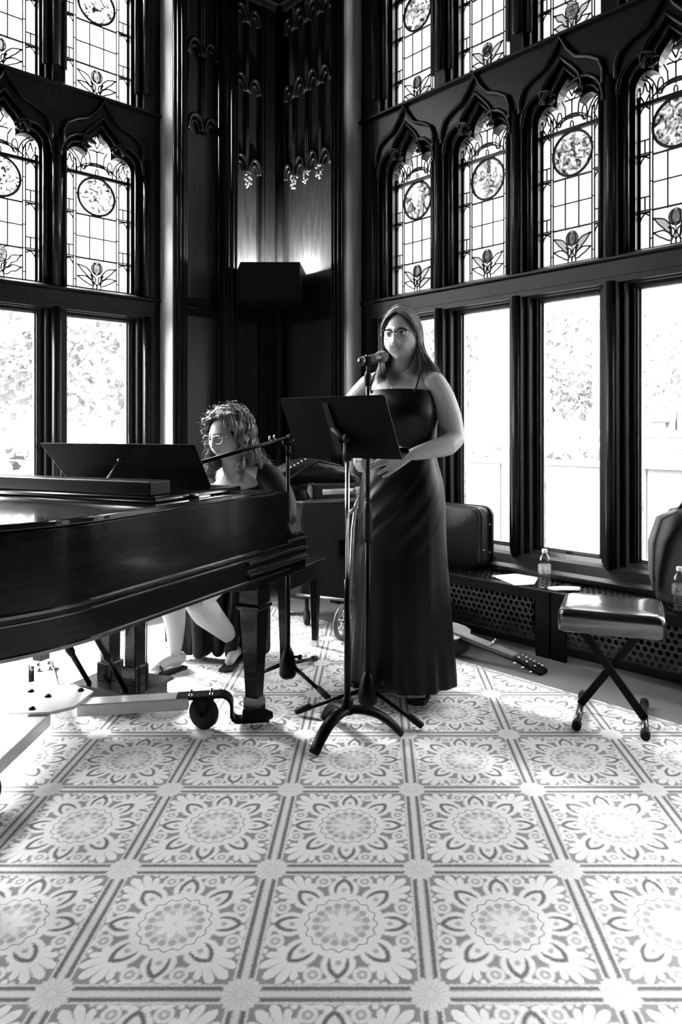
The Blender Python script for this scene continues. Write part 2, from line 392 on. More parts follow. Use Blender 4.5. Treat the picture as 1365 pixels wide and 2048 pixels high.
def build_bay(W, name, s0, wd, pitch, n, k0):
    S1 = SEND; mb = MB()
    for q0, q1, off in LAY:
        cells = [-.02]+[s0+i*pitch-(pitch-wd)/2 for i in range(1, n)]+[s0+n*pitch]
        mb.box((s0+n*pitch, q0, .10), (S1, q1, CEIL), lambda p: W(p))
        for i in range(n):
            a = s0+i*pitch; l, r_ = cells[i], cells[i+1]
            for za, zb_, hole in ((2.08, 3.42, arch(a, wd, off)), (3.42, CEIL, rect(a-off, ZU-off, a+wd+off, 4.62+off)), (.10, 2.08, rect(a-off, .47-off*.4, a+wd+off, 1.99+off*.2))):
                vs, fs = curve_mesh('t', [rect(l, za, r_, zb_), hole], q1-q0, W.face((q0+q1)/2))
                mb.add(vs, fs)
    wall = obj(name, mb, WOODW, kind='structure')
    # rounded shafts on the mullions, hoods over the heads
    rl = MB()
    for i in range(n+1):
        c = s0+i*pitch-(pitch-wd)/2
        if c < .02: continue
        for (za, zb) in ((2.15, 3.13), (3.60, CEIL), (.36, 2.01)):
            rl.tube([W((c, .085, za)), W((c, .085, zb))], .027, 12)
            if za > 2:
                for sg in (-1, 1): rl.tube([W((c+sg*(pitch-wd)*.36, .052, za)), W((c+sg*(pitch-wd)*.36, .052, zb))], .017, 10)
    for i in range(n):
        a = s0+i*pitch; c = a+wd/2
        for off, q, r in ((.060, .088, .013), (.028, .05, .010)):
            pts = arch(a, wd, off)[1:-1]
            rl.tube([W((p[0], q, p[1])) for p in pts], r, 8)
        hood = [(c-pitch*.44, 3.10), (c-pitch*.44, 3.18), (c-pitch*.40, 3.24), (c-pitch*.30, 3.28), (c-pitch*.17, 3.31), (c-.05, 3.37), (c, 3.46), (c+.05, 3.37), (c+pitch*.17, 3.31), (c+pitch*.30, 3.28), (c+pitch*.40, 3.24), (c+pitch*.44, 3.18), (c+pitch*.44, 3.10)]
        rl.tube([W((p[0], .10, p[1])) for p in hood], .014, 8)
    obj('trim_%d' % k0, rl, WOODW, kind='structure')
    # transom beam and sills
    tb = MB(); cr = lambda p: W((p[2], p[0], p[1]))
    tb.prism([(-.02, 2.005), (.075, 2.005), (.075, 2.028), (.088, 2.036), (.088, 2.118), (.104, 2.128), (.104, 2.140), (.06, 2.158), (-.05, 2.182), (-.07, 2.182), (-.07, 2.005)], cr, -.0, S1)
    obj('trim_%d' % (k0+1), tb, WOODW, kind='structure')
    tb = MB()
    tb.prism([(.09, ZU-.065), (.12, ZU-.06), (.12, ZU-.045), (-.05, ZU+.004), (-.07, ZU+.004), (-.07, ZU-.065)], cr, 0, S1)
    tb.prism([(-.07, .36), (.19, .36), (.19, .385), (.15, .40), (.10, .445), (.055, .455), (.02, .475), (-.07, .478)], cr, 0, S1)
    obj('trim_%d' % (k0+2), tb, WOODW, bevel=.004, kind='structure')
def lead_tubes(mb, W, pts, th=.0042, q=-.042, n=5): mb.tube([W((p[0], q, p[1])) for p in pts], th, n, caps=False)
def arc(cx, cz, r, a0, a1, n=10, rz=None):
    rz = rz or r; return [(cx+r*cos(radians(a0+(a1-a0)*i/n)), cz+rz*sin(radians(a0+(a1-a0)*i/n))) for i in range(n+1)]
WIN = [0]
def lead_window(W, a, wd, zb, arched, seed):
    WIN[0] += 1; k = WIN[0]
    rnd = random.Random(seed); x = lambda f: a+f*wd
    zbar = zb+.792
    top = 3.29 if arched else 4.65
    mb = MB(); t1, t2 = .0046, .0066
    L = lambda pts, th=t1: lead_tubes(mb, W, pts, th)
    # margins
    for f in (.022, .155, .195, .815, .855, .978): L([(x(f), zb), (x(f), zbar+(.10 if arched else .3))], t1)
    for f in (.008, .992): L([(x(f), zb), (x(f), zbar+.05)], .006)
    L([(x(0), zb+.006), (x(1), zb+.006)], .006)
    mb2 = MB(); mb2.box((a-.01, -.052, zbar-.011), (a+wd+.01, -.030, zbar+.011), lambda p: W(p))
    for dz, big in ((.212, 1), (.361, 0), (.512, 1)):
        L([(x(.195), zb+dz), (x(.815), zb+dz)], t2 if big else t1)
    for f in (.395, .61): L([(x(f), zb+.205), (x(f), zb+.515)], t1)
    for f0, f1 in ((.022, .155), (.855, .978)):
        mid = (f0+f1)/2
        for zz in (zb+.205, zb+.515):
            L([(x(f0), zz), (x(f1), zz)], t2); L([(x(f0), zz+.012), (x(f1), zz+.012)], t1)
            L([(x(f0), zz+.085), (x(f1), zz+.085)], t1); L([(x(mid), zz+.012), (x(mid), zz+.085)], t1)
            L([(x(f0), zz-.045), (x(f0+.02), zz-.025), (x(mid), zz-.004)], t1); L([(x(f1), zz-.02), (x(f1-.02), zz-.016), (x(mid), zz-.004)], t1)
        zz = zbar
        L([(x(f0), zz-.045), (x(f0+.02), zz-.025), (x(mid), zz-.006)], t1); L([(x(f1), zz-.03), (x(mid), zz-.006)], t1)
    for f in (.175, .835):
        for j in range(5): L([(x(f-.02), zb+.06+j*.155), (x(f+.02), zb+.06+j*.155)], .004)
    # roundel ring
    rc = V(x(.505), zb+.652, 0); rr = .131
    L(arc(rc.x, rc.y, rr*.97, 0, 360, 28, rr), .0085)
    L([(x(.195), rc.y), (rc.x-rr, rc.y)], t1); L([(x(.815), rc.y), (rc.x+rr, rc.y)], t1)
    # flower
    kind = rnd.randrange(3); bc = (x(.5), zb+.150); br = .040+.006*(kind == 1)
    L(arc(bc[0], bc[1], br*.95, 0, 360, 18, br*1.1), .0034)
    L([(x(.5), zb), (x(.5), zb+.105)], .003)
    if kind == 1:
        L([(x(.40), zb+.212), (bc[0]-br*.5, bc[1]+br)], t1); L([(x(.60), zb+.212), (bc[0]+br*.5, bc[1]+br)], t1)
    if kind == 2:
        L(arc(bc[0], bc[1], br*.62, 0, 360, 12), t1); L(arc(bc[0], bc[1], br*.3, 0, 360, 8), t1)
        for j in range(5): L([(bc[0]+br*.3*cos(j*1.257), bc[1]+br*.3*sin(j*1.257)), (bc[0]+br*.95*cos(j*1.257+.3), bc[1]+br*.95*sin(j*1.257+.3))], t1)
    elif kind == 1:
        for j in range(-1, 2):
            for i in range(-1, 2): L(arc(bc[0]+i*.026+(.013 if j else 0), bc[1]+j*.026-.01, .014, 0, 180, 5), .0018)
    else:
        L(arc(bc[0]-.012, bc[1], .012, 60, 300, 8, .035), t1); L(arc(bc[0]+.012, bc[1], .012, -120, 120, 8, .035), t1)
    def leaf(p0, p1, bend, wdt, n=8, wav=0.0):
        p0 = Vector(p0); p1 = Vector(p1); d = p1-p0; nn = Vector((-d.y, d.x)).normalized(); A = []; B = []
        for i in range(n+1):
            t = i/n; m = p0+d*t+nn*bend*sin(pi*t); wv = wdt*sin(pi*t**.8)*(1+wav*sin(t*12)); A.append(m+nn*wv); B.append(m-nn*wv)
        return A+B[::-1]
    lv = MB()
    for sg in (-1, 1):
        for b0, b1, tint in (((.06, .07), (.30, .165), 1), ((.05, .03), (.30, .085), 0), ((.04, .045), (.10, .105), 0)):
            lf = leaf((x(.5+sg*b0[0]), zb+b0[1]), (x(.5+sg*b1[0]), zb+b1[1]), sg*.012, .020 if b1[0] > .2 else .010, wav=.35 if kind == 1 else .1)
            L([tuple(p) for p in lf]+[tuple(lf[0])], t1)
            if (tint and (rnd.random() < .75)) or (b1[0] > .2 and rnd.random() < .35):
                lv.add([W((p.x, -.050, p.y)) for p in lf], [tuple(range(len(lf)))])
        L(arc(x(.5+sg*.03), zb+.02, .013, 0, 360, 10, .024), t1)
    if arched:   # crown tracery above the bar
        z0 = zbar+.012
        L(arc(x(.5), z0-.055, .40*wd, 35, 145, 12, .115), t1); L(arc(x(.5), z0-.045, .34*wd, 35, 145, 12, .125), t1)
        L(arc(x(.5), z0+.02, .20*wd, 10, 170, 10, .045), t1); L(arc(x(.5), z0+.035, .16*wd, 10, 170, 8, .04), t1)
        for sg in (-1, 1):
            L([(x(.5+sg*.10), z0+.075), (x(.5+sg*.11), z0+.13), (x(.5+sg*.16), z0+.17)], t1)
            L(arc(x(.5+sg*.20), z0+.065, .04*wd, 0, 360, 10, .045), t1)
            L(arc(x(.5+sg*.46), z0, .22*wd, 90+sg*90-0, 90, 8, .145), t1)
            L(arc(x(.5+sg*.44), z0, .14*wd, 90+sg*90, 90, 8, .125), t1); L(arc(x(.5+sg*.44), z0, .12*wd, 90-sg*90, 90, 6, .125), t1)
            L([(x(.5+sg*.41), z0+.11), (x(.5+sg*.38), z0+.06), (x(.5+sg*.34), z0+.045), (x(.5+sg*.40), z0+.0)], t1)
            L([(x(.5+sg*.41), z0+.11), (x(.5+sg*.44), z0+.06), (x(.5+sg*.48), z0+.045), (x(.5+sg*.42), z0+.0)], t1)
            L([(x(.5), z0+.155), (x(.5+sg*.06), z0+.18), (x(.5+sg*.10), z0+.20)], .003)
            L([(x(.5), z0+.285), (x(.5+sg*.05), z0+.23), (x(.5), z0+.185)], t1)
        L([(x(.38), z0+.165), (x(.62), z0+.165)], t1); L([(x(.5), z0+.05), (x(.5), z0+.165)], t1)
        L(arc(x(.5), z0+.018, .010, 0, 360, 8, .022), t1)
    else:
        L([(x(.195), zbar+.2), (x(.815), zbar+.2)], t1)
        for f in (.395, .61): L([(x(f), zbar), (x(f), zbar+.3)], t1)
    gl = MB()
    o = obj('window_%d' % k, mb2, WOODW, kind='structure')
    obj('lead_came', mb, LEAD, o)
    if arched:
        ol = arch(a, wd, .004)
        gl.add([W((p[0], -.055, p[1])) for p in ol], [tuple(range(len(ol)))])
    else: gl.add([W(p) for p in ((a, -.055, zb), (a+wd, -.055, zb), (a+wd, -.055, top), (a, -.055, top))], [(0, 1, 2, 3)])
    obj('glass_pane', gl, LGLASS, o)
    ml = MB(); ml.lathe([(0, 0), (rr*.97, 0), (rr*.97, .003), (0, .003)], W((rc.x, -.050, rc.y)), W.n, 28, smooth=False)
    obj('painted_roundel', ml, ROUND, o)
    ml = MB(); ml.lathe([(0, 0), (br, 0), (br, .003), (0, .003)], W((bc[0], -.050, bc[1])), W.n, 18, smooth=False)
    obj('painted_flower', ml, BLOOM, o)
    if lv.v: obj('tinted_leaf', lv, LEAFG, o)
def clear_window(W, a, wd):
    WIN[0] += 1; k = WIN[0]
    mb = MB(); z0, z1 = .47, 1.99
    def fr(off, t, q0, q1, m):
        m.box((a+off, q0, z0+off), (a+off+t, q1, z1-off), lambda p: W(p)); m.box((a+wd-off-t, q0, z0+off), (a+wd-off, q1, z1-off), lambda p: W(p))
        m.box((a+off+t, q0, z0+off), (a+wd-off-t, q1, z0+off+t), lambda p: W(p)); m.box((a+off+t, q0, z1-off-t), (a+wd-off-t, q1, z1-off), lambda p: W(p))
    fr(-.002, .014, -.065, -.01, mb)
    o = obj('window_%d' % k, mb, WOODW, kind='structure', bevel=.002)
    f2 = MB(); fr(.012, .010, -.058, -.030, f2); obj('window_frame', f2, mat_frame, o, bevel=.002)
    h = MB(); c = a+wd/2
    h.tube([W((c-.018, -.03, z0+.012)), W((c-.018, -.005, z0+.014)), W((c+.018, -.005, z0+.014)), W((c+.018, -.03, z0+.012))], .003, 6)
    h.tube([W((a+.012, -.03, 1.16)), W((a+.012, 0.0, 1.16)), W((a+.012, 0.0, 1.08)), W((a+.012, -.03, 1.08))], .004, 6)
    obj('window_catch', h, BLACK, o)
    g = MB(); g.add([W(p) for p in ((a+.01, -.045, z0+.01), (a+wd-.01, -.045, z0+.01), (a+wd-.01, -.045, z1-.01), (a+.01, -.045, z1-.01))], [(0, 1, 2, 3)])
    obj('glass_pane', g, GLASS, o)
mat_frame = mat('worn_window_frame', .16, .35, noise=.5, nscale=30, spec=.5)
BAYS = [(WR, 'wall_right', .235, .405, .606, 6, 1), (WL, 'wall_left', .182, .452, .62, 5, 4)]
for W, nm, s0, wd, pitch, n, k0 in BAYS:
    build_bay(W, nm, s0, wd, pitch, n, k0)
    for i in range(n):
        a = s0+i*pitch
        lead_window(W, a, wd, ZB, True, i*7+k0); lead_window(W, a, wd, ZU, False, i*5+k0+50); clear_window(W, a, wd)
    # reveal at the far end, floor-level wall under the bay
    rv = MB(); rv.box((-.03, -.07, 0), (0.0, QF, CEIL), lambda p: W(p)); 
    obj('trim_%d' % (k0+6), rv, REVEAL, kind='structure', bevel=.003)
    ap = MB(); ap.box((-.02, -.07, 0), (SEND, -.02, .37), lambda p: W(p)); obj('baseboard_'+nm[5:], ap, WOODW, kind='structure')
# beam return on the reveals
# ------------------------------------------------------------------ panelled corner
def panel_wall(W, name, k0, stiles):
    S0 = -(CORN-W((0, QF, 0))).length
    mb = MB(); mb.box((S0-.16, QF-.25, 0), (-.03, QF-.045, CEIL), lambda p: W(p))
    obj(name, mb, PANEL, kind='structure')
    st = MB()
    for a, b, q in stiles: st.box((a, QF-.05, 0), (b, QF+q, CEIL), lambda p: W(p))
    obj('trim_%d' % k0, st, WOOD, kind='structure', bevel=.008)
    return S0
def beads(W, lst, mb, z0=0, z1=CEIL):
    for s, q, r in lst: mb.tube([W((s, q, z0)), W((s, q, z1))], r, 10)
bd = MB()
sL = lambda u: uS(WL, u, QF); sR = lambda u: uS(WR, u, QF)
S0L = -(CORN-WL((0, QF, 0))).length; S0R = -(CORN-WR((0, QF, 0))).length
panel_wall(WL, 'wall_corner_left', 20, [(sL(375), -.0, .0), (sL(467), sL(441), .075), (S0L, sL(524), .004)])
panel_wall(WR, 'wall_corner_right', 21, [(sR(662), 0.0, .0), (S0R, sR(563), .004)])
for u, q, r in ((350, .0, .012), (358, .006, .016), (366, .004, .012), (374, -.01, .010), (377, -.03, .008), (441, -.01, .010), (447, .072, .010), (455, .078, .013), (463, .072, .010), (466, -.02, .008), (524, -.01, .008), (529, .002, .006)): bd.tube([WL((sL(u), QF+q, 0)), WL((sL(u), QF+q, CEIL))], r, 10)
for u, q, r in ((686, .0, .010), (680, .006, .014), (672, .006, .012), (665, .0, .010), (661, -.02, .008), (563, -.01, .008), (558, .002, .006)): bd.tube([WR((sR(u), QF+q, 0)), WR((sR(u), QF+q, CEIL))], r, 10)
bd.tube([CORN+V(0, -.03, 0), CORN+V(0, -.03, CEIL)], .035, 14)
obj('trim_22', bd, WOOD, kind='structure')
# rails
rl = MB()
def rail(W, s0, s1, z, mb, q=QF, d=.03, h=.05):
    f = lambda p: W((p[2], q+p[0], z+p[1]))
    mb.prism([(-.05, 0), (0, 0), (.010, .008), (.010, .020), (d, .030), (d, h-.008), (d-.008, h), (-.05, h)], f, s0, s1)
for z in (2.10, 2.03): rail(WL, sL(467), sL(375), z, rl, q=QF-.03)
rail(WL, S0L, sL(467), 2.03, rl, q=QF-.03); rail(WR, S0R, sR(662), 2.03, rl, q=QF-.03)
for z in (.02, .12): rail(WL, S0L, -.02, z, rl); rail(WR, S0R, -.02, z, rl)
obj('trim_23', rl, WOOD, kind='structure', bevel=.002)
# crown moulding
cm = MB()
for W in (WL, WR):
    S0 = S0L if W is WL else S0R
    prof = [(-.06, 4.50), (.02, 4.50), (.03, 4.53), (.05, 4.54), (.05, 4.60), (.08, 4.62), (.08, 4.70), (.13, 4.74), (.13, CEIL), (-.06, CEIL)]
    cm.prism(prof, (lambda W: lambda p: W((p[2], QF+p[0], p[1])))(W), S0, SEND)
obj('trim_24', cm, WOOD, kind='structure')
# blind tracery: rows of pointed arch heads with carved pendants
def pointed(c, w_, z, n=8):
    L = [(c-w_/2+ (w_/2)*(1-cos(radians(75*i/n)))/(1-cos(radians(75))), z+ w_*1.05*sin(radians(90*i/n*.95))) for i in range(n+1)]
    R = [(2*c-p[0], p[1]) for p in reversed(L[:-1])]
    return L+R
GLOSSW = mat('polished_carving', .010, .28, spec=.45, noise=.2)
def tracery(W, us, zs, name, pend):
    tr = MB()
    for zi, z in enumerate(zs):
        for (ua, ub) in us:
            a, b = uS(W, ua, QF), uS(W, ub, QF); c = (a+b)/2; w_ = abs(b-a)
            pts = pointed(c, w_, z)
            tr.tube([W((p[0], QF-.018, p[1])) for p in pts], .016, 8)
            pts = pointed(c, w_*.62, z)
            tr.tube([W((p[0], QF-.03, p[1])) for p in pts], .011, 8)
            for s_ in (a, b): tr.tube([W((s_, QF-.025, z)), W((s_, QF-.025, (zs[zi+1] if zi+1 < len(zs) else CEIL)))], .008, 6)
    obj(name, tr, GLOSSW, kind='structure')
Z1 = H+(860-352)/F*5.45
zs = [Z1, Z1+.62, Z1+1.15]
tracery(WL, [(469, 497), (500, 524)], zs, 'trim_25', None)
tracery(WR, [(565, 582), (585, 607), (611, 634), (637, 658)], zs, 'trim_26', None)
tracery(WL, [(379, 407), (412, 438)], [Z1+.2, Z1+.75], 'trim_27', None)
rnd = random.Random(3)
pn = MB()
for W, u, v in ((WL, 494, 362), (WR, 590, 364), (WR, 615, 354), (WR, 641, 342)):
    s = uS(W, u, QF); y = W((s, QF, 0)).y; z = H+(PY-v)/F*y
    for j in range(22):
        dz = rnd.uniform(-.05, .045); wd = .034*(1-max(0, -dz)/.06)
        pn.ball(W((s+rnd.uniform(-wd, wd), QF+rnd.uniform(.0, .03), z+dz)), (.009, .009, .011), 8, 5)
obj('trim_28', pn, mat('gilded_pendants', .5, .25, metal=.6), kind='structure')

# corner uplighter
ul = thing('uplighter', 'dark faceted wooden uplighter box fixed in the panelled corner', 'wall lamp', CORN+V(0, -.2, 2.17))
mu = MB()
def cornpoly(r0, zz, sh=0):
    a = WL((sL(473), QF, 0)); b = WR((sR(612), QF, 0))
    c1 = P(481, 860, 4.98); c2 = P(600, 860, 4.98)
    return [(p.x, p.y) for p in (CORN, a, c1, c2, b)]
cp = cornpoly(0, 0); zt = H+(860-524)/F*4.98; zb_ = H+(860-598)/F*4.98
n = len(cp); ctr = V(sum(p[0] for p in cp)/n, sum(p[1] for p in cp)/n, 0)
inner = [tuple((V(p[0], p[1], 0)+(ctr-V(p[0], p[1], 0)).normalized()*.025)[:2]) for p in cp]
vs = [V(p[0], p[1], z) for z in (zb_, zt) for p in cp]+[V(p[0], p[1], z) for z in (zt, zb_+.06) for p in inner]
fs = [tuple(range(n-1, -1, -1))]+[(k, (k+1) % n, n+(k+1) % n, n+k) for k in range(n)]+[(n+k, n+(k+1) % n, 2*n+(k+1) % n, 2*n+k) for k in range(n)]+[(2*n+k, 2*n+(k+1) % n, 3*n+(k+1) % n, 3*n+k) for k in range(n)]+[tuple(range(3*n, 4*n))]
mu.add(vs, fs); obj('lamp_housing', mu, WOOD, ul)
em = bpy.data.materials.new('lamp_bulb'); em.use_nodes = True
e = em.node_tree.nodes['Principled BSDF']; e.inputs['Emission Color'].default_value = g3(1); e.inputs['Emission Strength'].default_value = 30
for dx in (-.12, .15):
    c = V(ctr.x+dx, ctr.y+.08, zt-.07)
    b_ = MB(); b_.tube([c+V(-.05, 0, 0), c+V(.05, 0, 0)], .013, 10); obj('bulb', b_, em, ul)
    ld = bpy.data.lights.new('uplight', 'POINT'); ld.energy = 140 if dx > 0 else 70; ld.shadow_soft_size = .03
    lo_ = bpy.data.objects.new('uplight', ld); COL.objects.link(lo_); lo_.location = c+V(0, 0, .04); lo_.parent = ul; lo_.matrix_parent_inverse = Matrix.Translation(ul.location).inverted()
lo = MB(); mo = CORN+V(0, -.35, 0)
# ------------------------------------------------------------------ radiator covers under the right windows
def lattice(W, s0, s1, fr, w_, h_, cell, th=.006):
    """pierced sheet of round holes in a hexagonal grid in local (x,y), thickness along h"""
    mb = MB(); dx = cell; dy = cell*.866; nx = int(w_/dx); ny = int(h_/dy); m = 6
    for j in range(ny):
        for i in range(nx):
            cx = (i+.5+(.5 if j % 2 else 0))*dx; cy = (j+.5)*dy
            if cx+dx/2 > w_+.001: continue
            R = cell/sqrt(3)*1.01; o_ = []; n_ = []; b_ = []
            for k in range(m):
                a = radians(60*k+30); o_.append(V(cx+R*cos(a), cy+R*sin(a), 0)); n_.append(V(cx+R*.66*cos(a), cy+R*.66*sin(a), 0)); b_.append(V(cx+R*.66*cos(a), cy+R*.66*sin(a), -th))
            vs = [fr(p) for p in o_+n_+b_]
            fs = [(k, (k+1) % m, m+(k+1) % m, m+k) for k in range(m)]+[(m+k, m+(k+1) % m, 2*m+(k+1) % m, 2*m+k) for k in range(m)]
            mb.add(vs, fs)
    return mb
RAD = mat('dark_enamel_grille', .010, .3, spec=.5)
HL, QL = .352, .455
secs = [(.06, 1.80), (1.80, 3.50), (3.50, 5.2)]
for k, (a, b) in enumerate(secs):
    t = thing('radiator_cover', ['dark low radiator cover with pierced grille holding the soft black case', 'dark low radiator cover with pierced grille behind the folding stool', 'dark radiator cover at the near end of the window bay'][k], 'radiator cover', WR(((a+b)/2, .2, 0)), group='radiator covers under the windows')
    fr = MB(); f = lambda p: WR(p)
    fr.box((a+.004, QL-.02, 0.0), (a+.09, QL, HL), f); fr.box((b-.09, QL-.02, 0), (b-.004, QL, HL), f)
    fr.box((a+.09, QL-.02, HL-.055), (b-.09, QL, HL), f); fr.box((a+.09, QL-.02, .04), (b-.09, QL, .085), f)
    fr.box((a+.004, .02, HL-.012), (b-.004, .06, HL), f); fr.box((a+.004, QL-.055, HL-.012), (b-.004, QL-.02, HL), f)
    for s_ in (a+.004, b-.054): fr.box((s_, .06, HL-.012), (s_+.05, QL-.055, HL), f)
    obj('casing', fr, BLACK, t, bevel=.003)
    g = lattice(WR, a, b, lambda p: WR((a+.09+p[0], QL-.006+p[2], .085+p[1])), b-a-.18, HL-.055-.085+.01, .036 if k < 2 else .06)
    obj('front_grille', g, RAD, t)
    g = lattice(WR, a, b, lambda p: WR((a+.054+p[0], .06+p[1], HL-.004+p[2])), b-a-.108, QL-.055-.06, .034 if k < 2 else .06)
    obj('top_grille', g, RAD, t)
    pl = MB(); 
    for j in range(9): pl.tube([WR((a+.15, .12+.03*(j % 4), .07+.025*j)), WR((b-.15, .12+.03*(j % 4), .07+.025*j))], .008, 6)
    obj('radiator_fin', pl, BLACK, t)
# window seat under the left windows
ls = thing('window_ledge', 'dark ledge running below the left windows', 'ledge', WL((2, .2, 0)))
lm = MB(); lm.box((.03, 0, 0), (5.2, .40, .35), lambda p: WL(p)); obj('ledge_box', lm, WOOD, ls, bevel=.006)

# ------------------------------------------------------------------ outdoors
out = MB(); out.box((-60, -20, -.62), (60, 90, -.42)); obj('ground', out, GROUND, kind='structure')
pw = MB(); pw.box((-3.5, -3.65, -.42), (9, -3.4, .80), lambda p: WR(p)); pw.box((-3.5, -3.70, .80), (9, -3.35, .85), lambda p: WR(p))
for j in range(7): pw.box((-3+j*1.8, -3.41, -.42), (-2.97+j*1.8, -3.385, .80), lambda p: WR(p))
tag(obj('parapet_wall', pw, STONE), 'pale concrete parapet outside the right windows', 'wall')
pw = MB(); pw.box((-3.5, -5.1, -.42), (9, -4.9, .62), lambda p: WL(p)); pw.box((-3.5, -5.15, .62), (9, -4.85, .67), lambda p: WL(p))
tag(obj('parapet_wall', pw, STONE), 'pale concrete parapet outside the left windows', 'wall')
rr = MB()
for z in (1.0, 1.15): rr.tube([WR((-4, -4.6, z)), WR((9, -4.6, z))], .05, 10)
for j in range(9): rr.tube([WR((-4+j*1.6, -4.6, -.42)), WR((-4+j*1.6, -4.6, 1.15))], .04, 8)
tag(obj('guard_rail', rr, METALW), 'pale tubular guard rail beyond the parapet', 'railing')
def out_at(u, v, y): p = P(u, v, y); return p
lp = thing('utility_pole', 'wide pale pole with a grey box behind the second clear window', 'pole', out_at(1010, 1100, 11).xy.to_3d())
pm = MB(); x_, y_ = out_at(1003, 900, 11.5).x, 11.5
pm.tube([(x_, y_, -.42), (x_, y_, 6)], .17, 14); obj('pole', pm, METALW, lp)
pm = MB(); pm.box((x_-.36, y_-.30, .95), (x_+.36, y_+.12, 2.95)); obj('junction_box', pm, METALW, lp, bevel=.05)
lp = thing('thin_pole', 'slender dark pole leaning behind the third clear window', 'pole', (out_at(1197, 860, 9.9).x, 9.9, -.42))
pm = MB(); a_, b_ = out_at(1200, 860, 9.9), out_at(1190, 560, 9.9); pm.tube([V(a_.x, 9.9, -.42), V(b_.x, 9.9, b_.z)], [.07, .05], 10); obj('pole', pm, METALG, lp)
tc = thing('traffic_camera', 'grey camera unit on a post outside the rightmost clear window', 'camera', (out_at(1340, 860, 9).x, 9, -.42))
c_ = out_at(1338, 835, 9); pm = MB(); pm.tube([V(c_.x, 9, -.42), V(c_.x, 9, c_.z+.1)], .04, 8); obj('post', pm, METALG, tc)
pm = MB(); pm.box((c_.x-.27, 8.9, c_.z-.07), (c_.x+.0, 9.1, c_.z+.07)); obj('camera_body', pm, METALG, tc, bevel=.02)
pm = MB(); pm.tube([c_+V(-.03, 0, .1), c_+V(-.03, 0, .22), c_+V(.1, 0, .22), c_+V(.1, 0, -.2), c_+V(-.03, 0, -.2), c_+V(-.03, 0, -.1)], .015, 6); obj('bracket', pm, METALG, tc)
def tree(x, y, h, r, seed, label):
    rn = random.Random(seed); t = thing('tree', label, 'tree', (x, y, -.42), 'trees outside the windows')
    tk = MB(); tk.tube([(x, y, -.42), (x+.1, y, h*.3), (x, y, h*.6)], [.28, .2, .1], 10)
    for j in range(5):
        a = rn.uniform(0, 6.28); tk.tube([(x, y, h*.3+j*.3), (x+cos(a)*r*.4, y+sin(a)*r*.4, h*.5+j*.4), (x+cos(a)*r*.75, y+sin(a)*r*.75, h*.62+j*.4)], [.1, .06, .03], 6)
    obj('trunk', tk, BARK, t)
    cr_ = MB()
    for j in range(3200):
        a = rn.uniform(0, 6.28); ph = rn.uniform(-1, 1); rr_ = r*(.55+.45*rn.random()**.5)*(1+.25*sin(a*3+seed)*cos(ph*4))
        c = V(x+rr_*cos(a)*sqrt(1-ph*ph), y+rr_*sin(a)*sqrt(1-ph*ph), h*.60+rr_*ph*.75)
        d1 = V(rn.uniform(-1, 1), rn.uniform(-1, 1), rn.uniform(-1, 1)).normalized()*rn.uniform(.06, .16); d2 = d1.orthogonal().normalized()*rn.uniform(.05, .12)
        cr_.add([c-d1, c+d2, c+d1, c-d2], [(0, 1, 2, 3)])
    obj('crown', cr_, LEAVES, t)
for j, (u, y, h, r, lb) in enumerate([(-80, 20, 6.0, 2.9, 'broad pale tree outside the leftmost clear window'), (60, 28, 7.0, 3.0, 'pale rounded tree seen left of the music desk window'), (200, 19.5, 5.4, 2.3, 'pale tree behind the window above the piano desk'), (300, 29, 6.6, 3.0, 'pale tree half hidden by the left window reveal'),
        (950, 24, 6.2, 2.2, 'hazy tree behind the wide pale pole'), (1090, 31, 8.0, 2.8, 'hazy tree behind the thick mullion beside the pole'), (1180, 20, 5.4, 2.2, 'hazy tree behind the slender leaning pole'), (1330, 30, 7.4, 2.8, 'hazy tree behind the traffic camera'), (1500, 21, 5.6, 2.6, 'hazy tree beyond the right edge')]):
    p = P(u, 860, y); tree(p.x, y, h, r, j+1, lb)
hd = MB(); rn = random.Random(9)
for W, q in ((WR, -7.2), (WL, -8)):
    for j in range(2600):
        c = W((rn.uniform(-8, 12), q+rn.uniform(-.6, .6), rn.uniform(-.4, .95)))
        d1 = V(rn.uniform(-1, 1), rn.uniform(-1, 1), rn.uniform(-1, 1)).normalized()*.22; d2 = d1.orthogonal().normalized()*.12
        hd.add([c-d1, c+d2, c+d1, c-d2], [(0, 1, 2, 3)])
tag(obj('hedge', hd, LEAVES), 'low pale shrubbery beyond the parapets', 'shrubs', kind='stuff')
def car(u, y, label):
    p = P(u, 900, y); t = thing('parked_car', label, 'car', (p.x, y, -.42), 'parked cars beyond the parapet')
    prof = [(-2.1, .25), (-2.1, .75), (-1.7, .85), (-1.0, .95), (-.6, 1.42), (.8, 1.45), (1.4, .98), (2.1, .85), (2.15, .3)]
    b = MB().prism(prof, lambda q: V(p.x+q[0], y+q[2], -.42+q[1]), -.85, .85); obj('body', b, METALG, t, bevel=.06)
    for sx in (-1.35, 1.35):
        b = MB(); b.lathe([(0, -.9), (.33, -.9), (.33, .9), (0, .9)], (p.x+sx, y, -.1), (0, 1, 0), 18, smooth=False); obj('wheel', b, RUBBER, t)
car(1165, 16.6, 'grey car glimpsed low in the third clear window'); car(1345, 13.4, 'grey car glimpsed below the traffic camera')
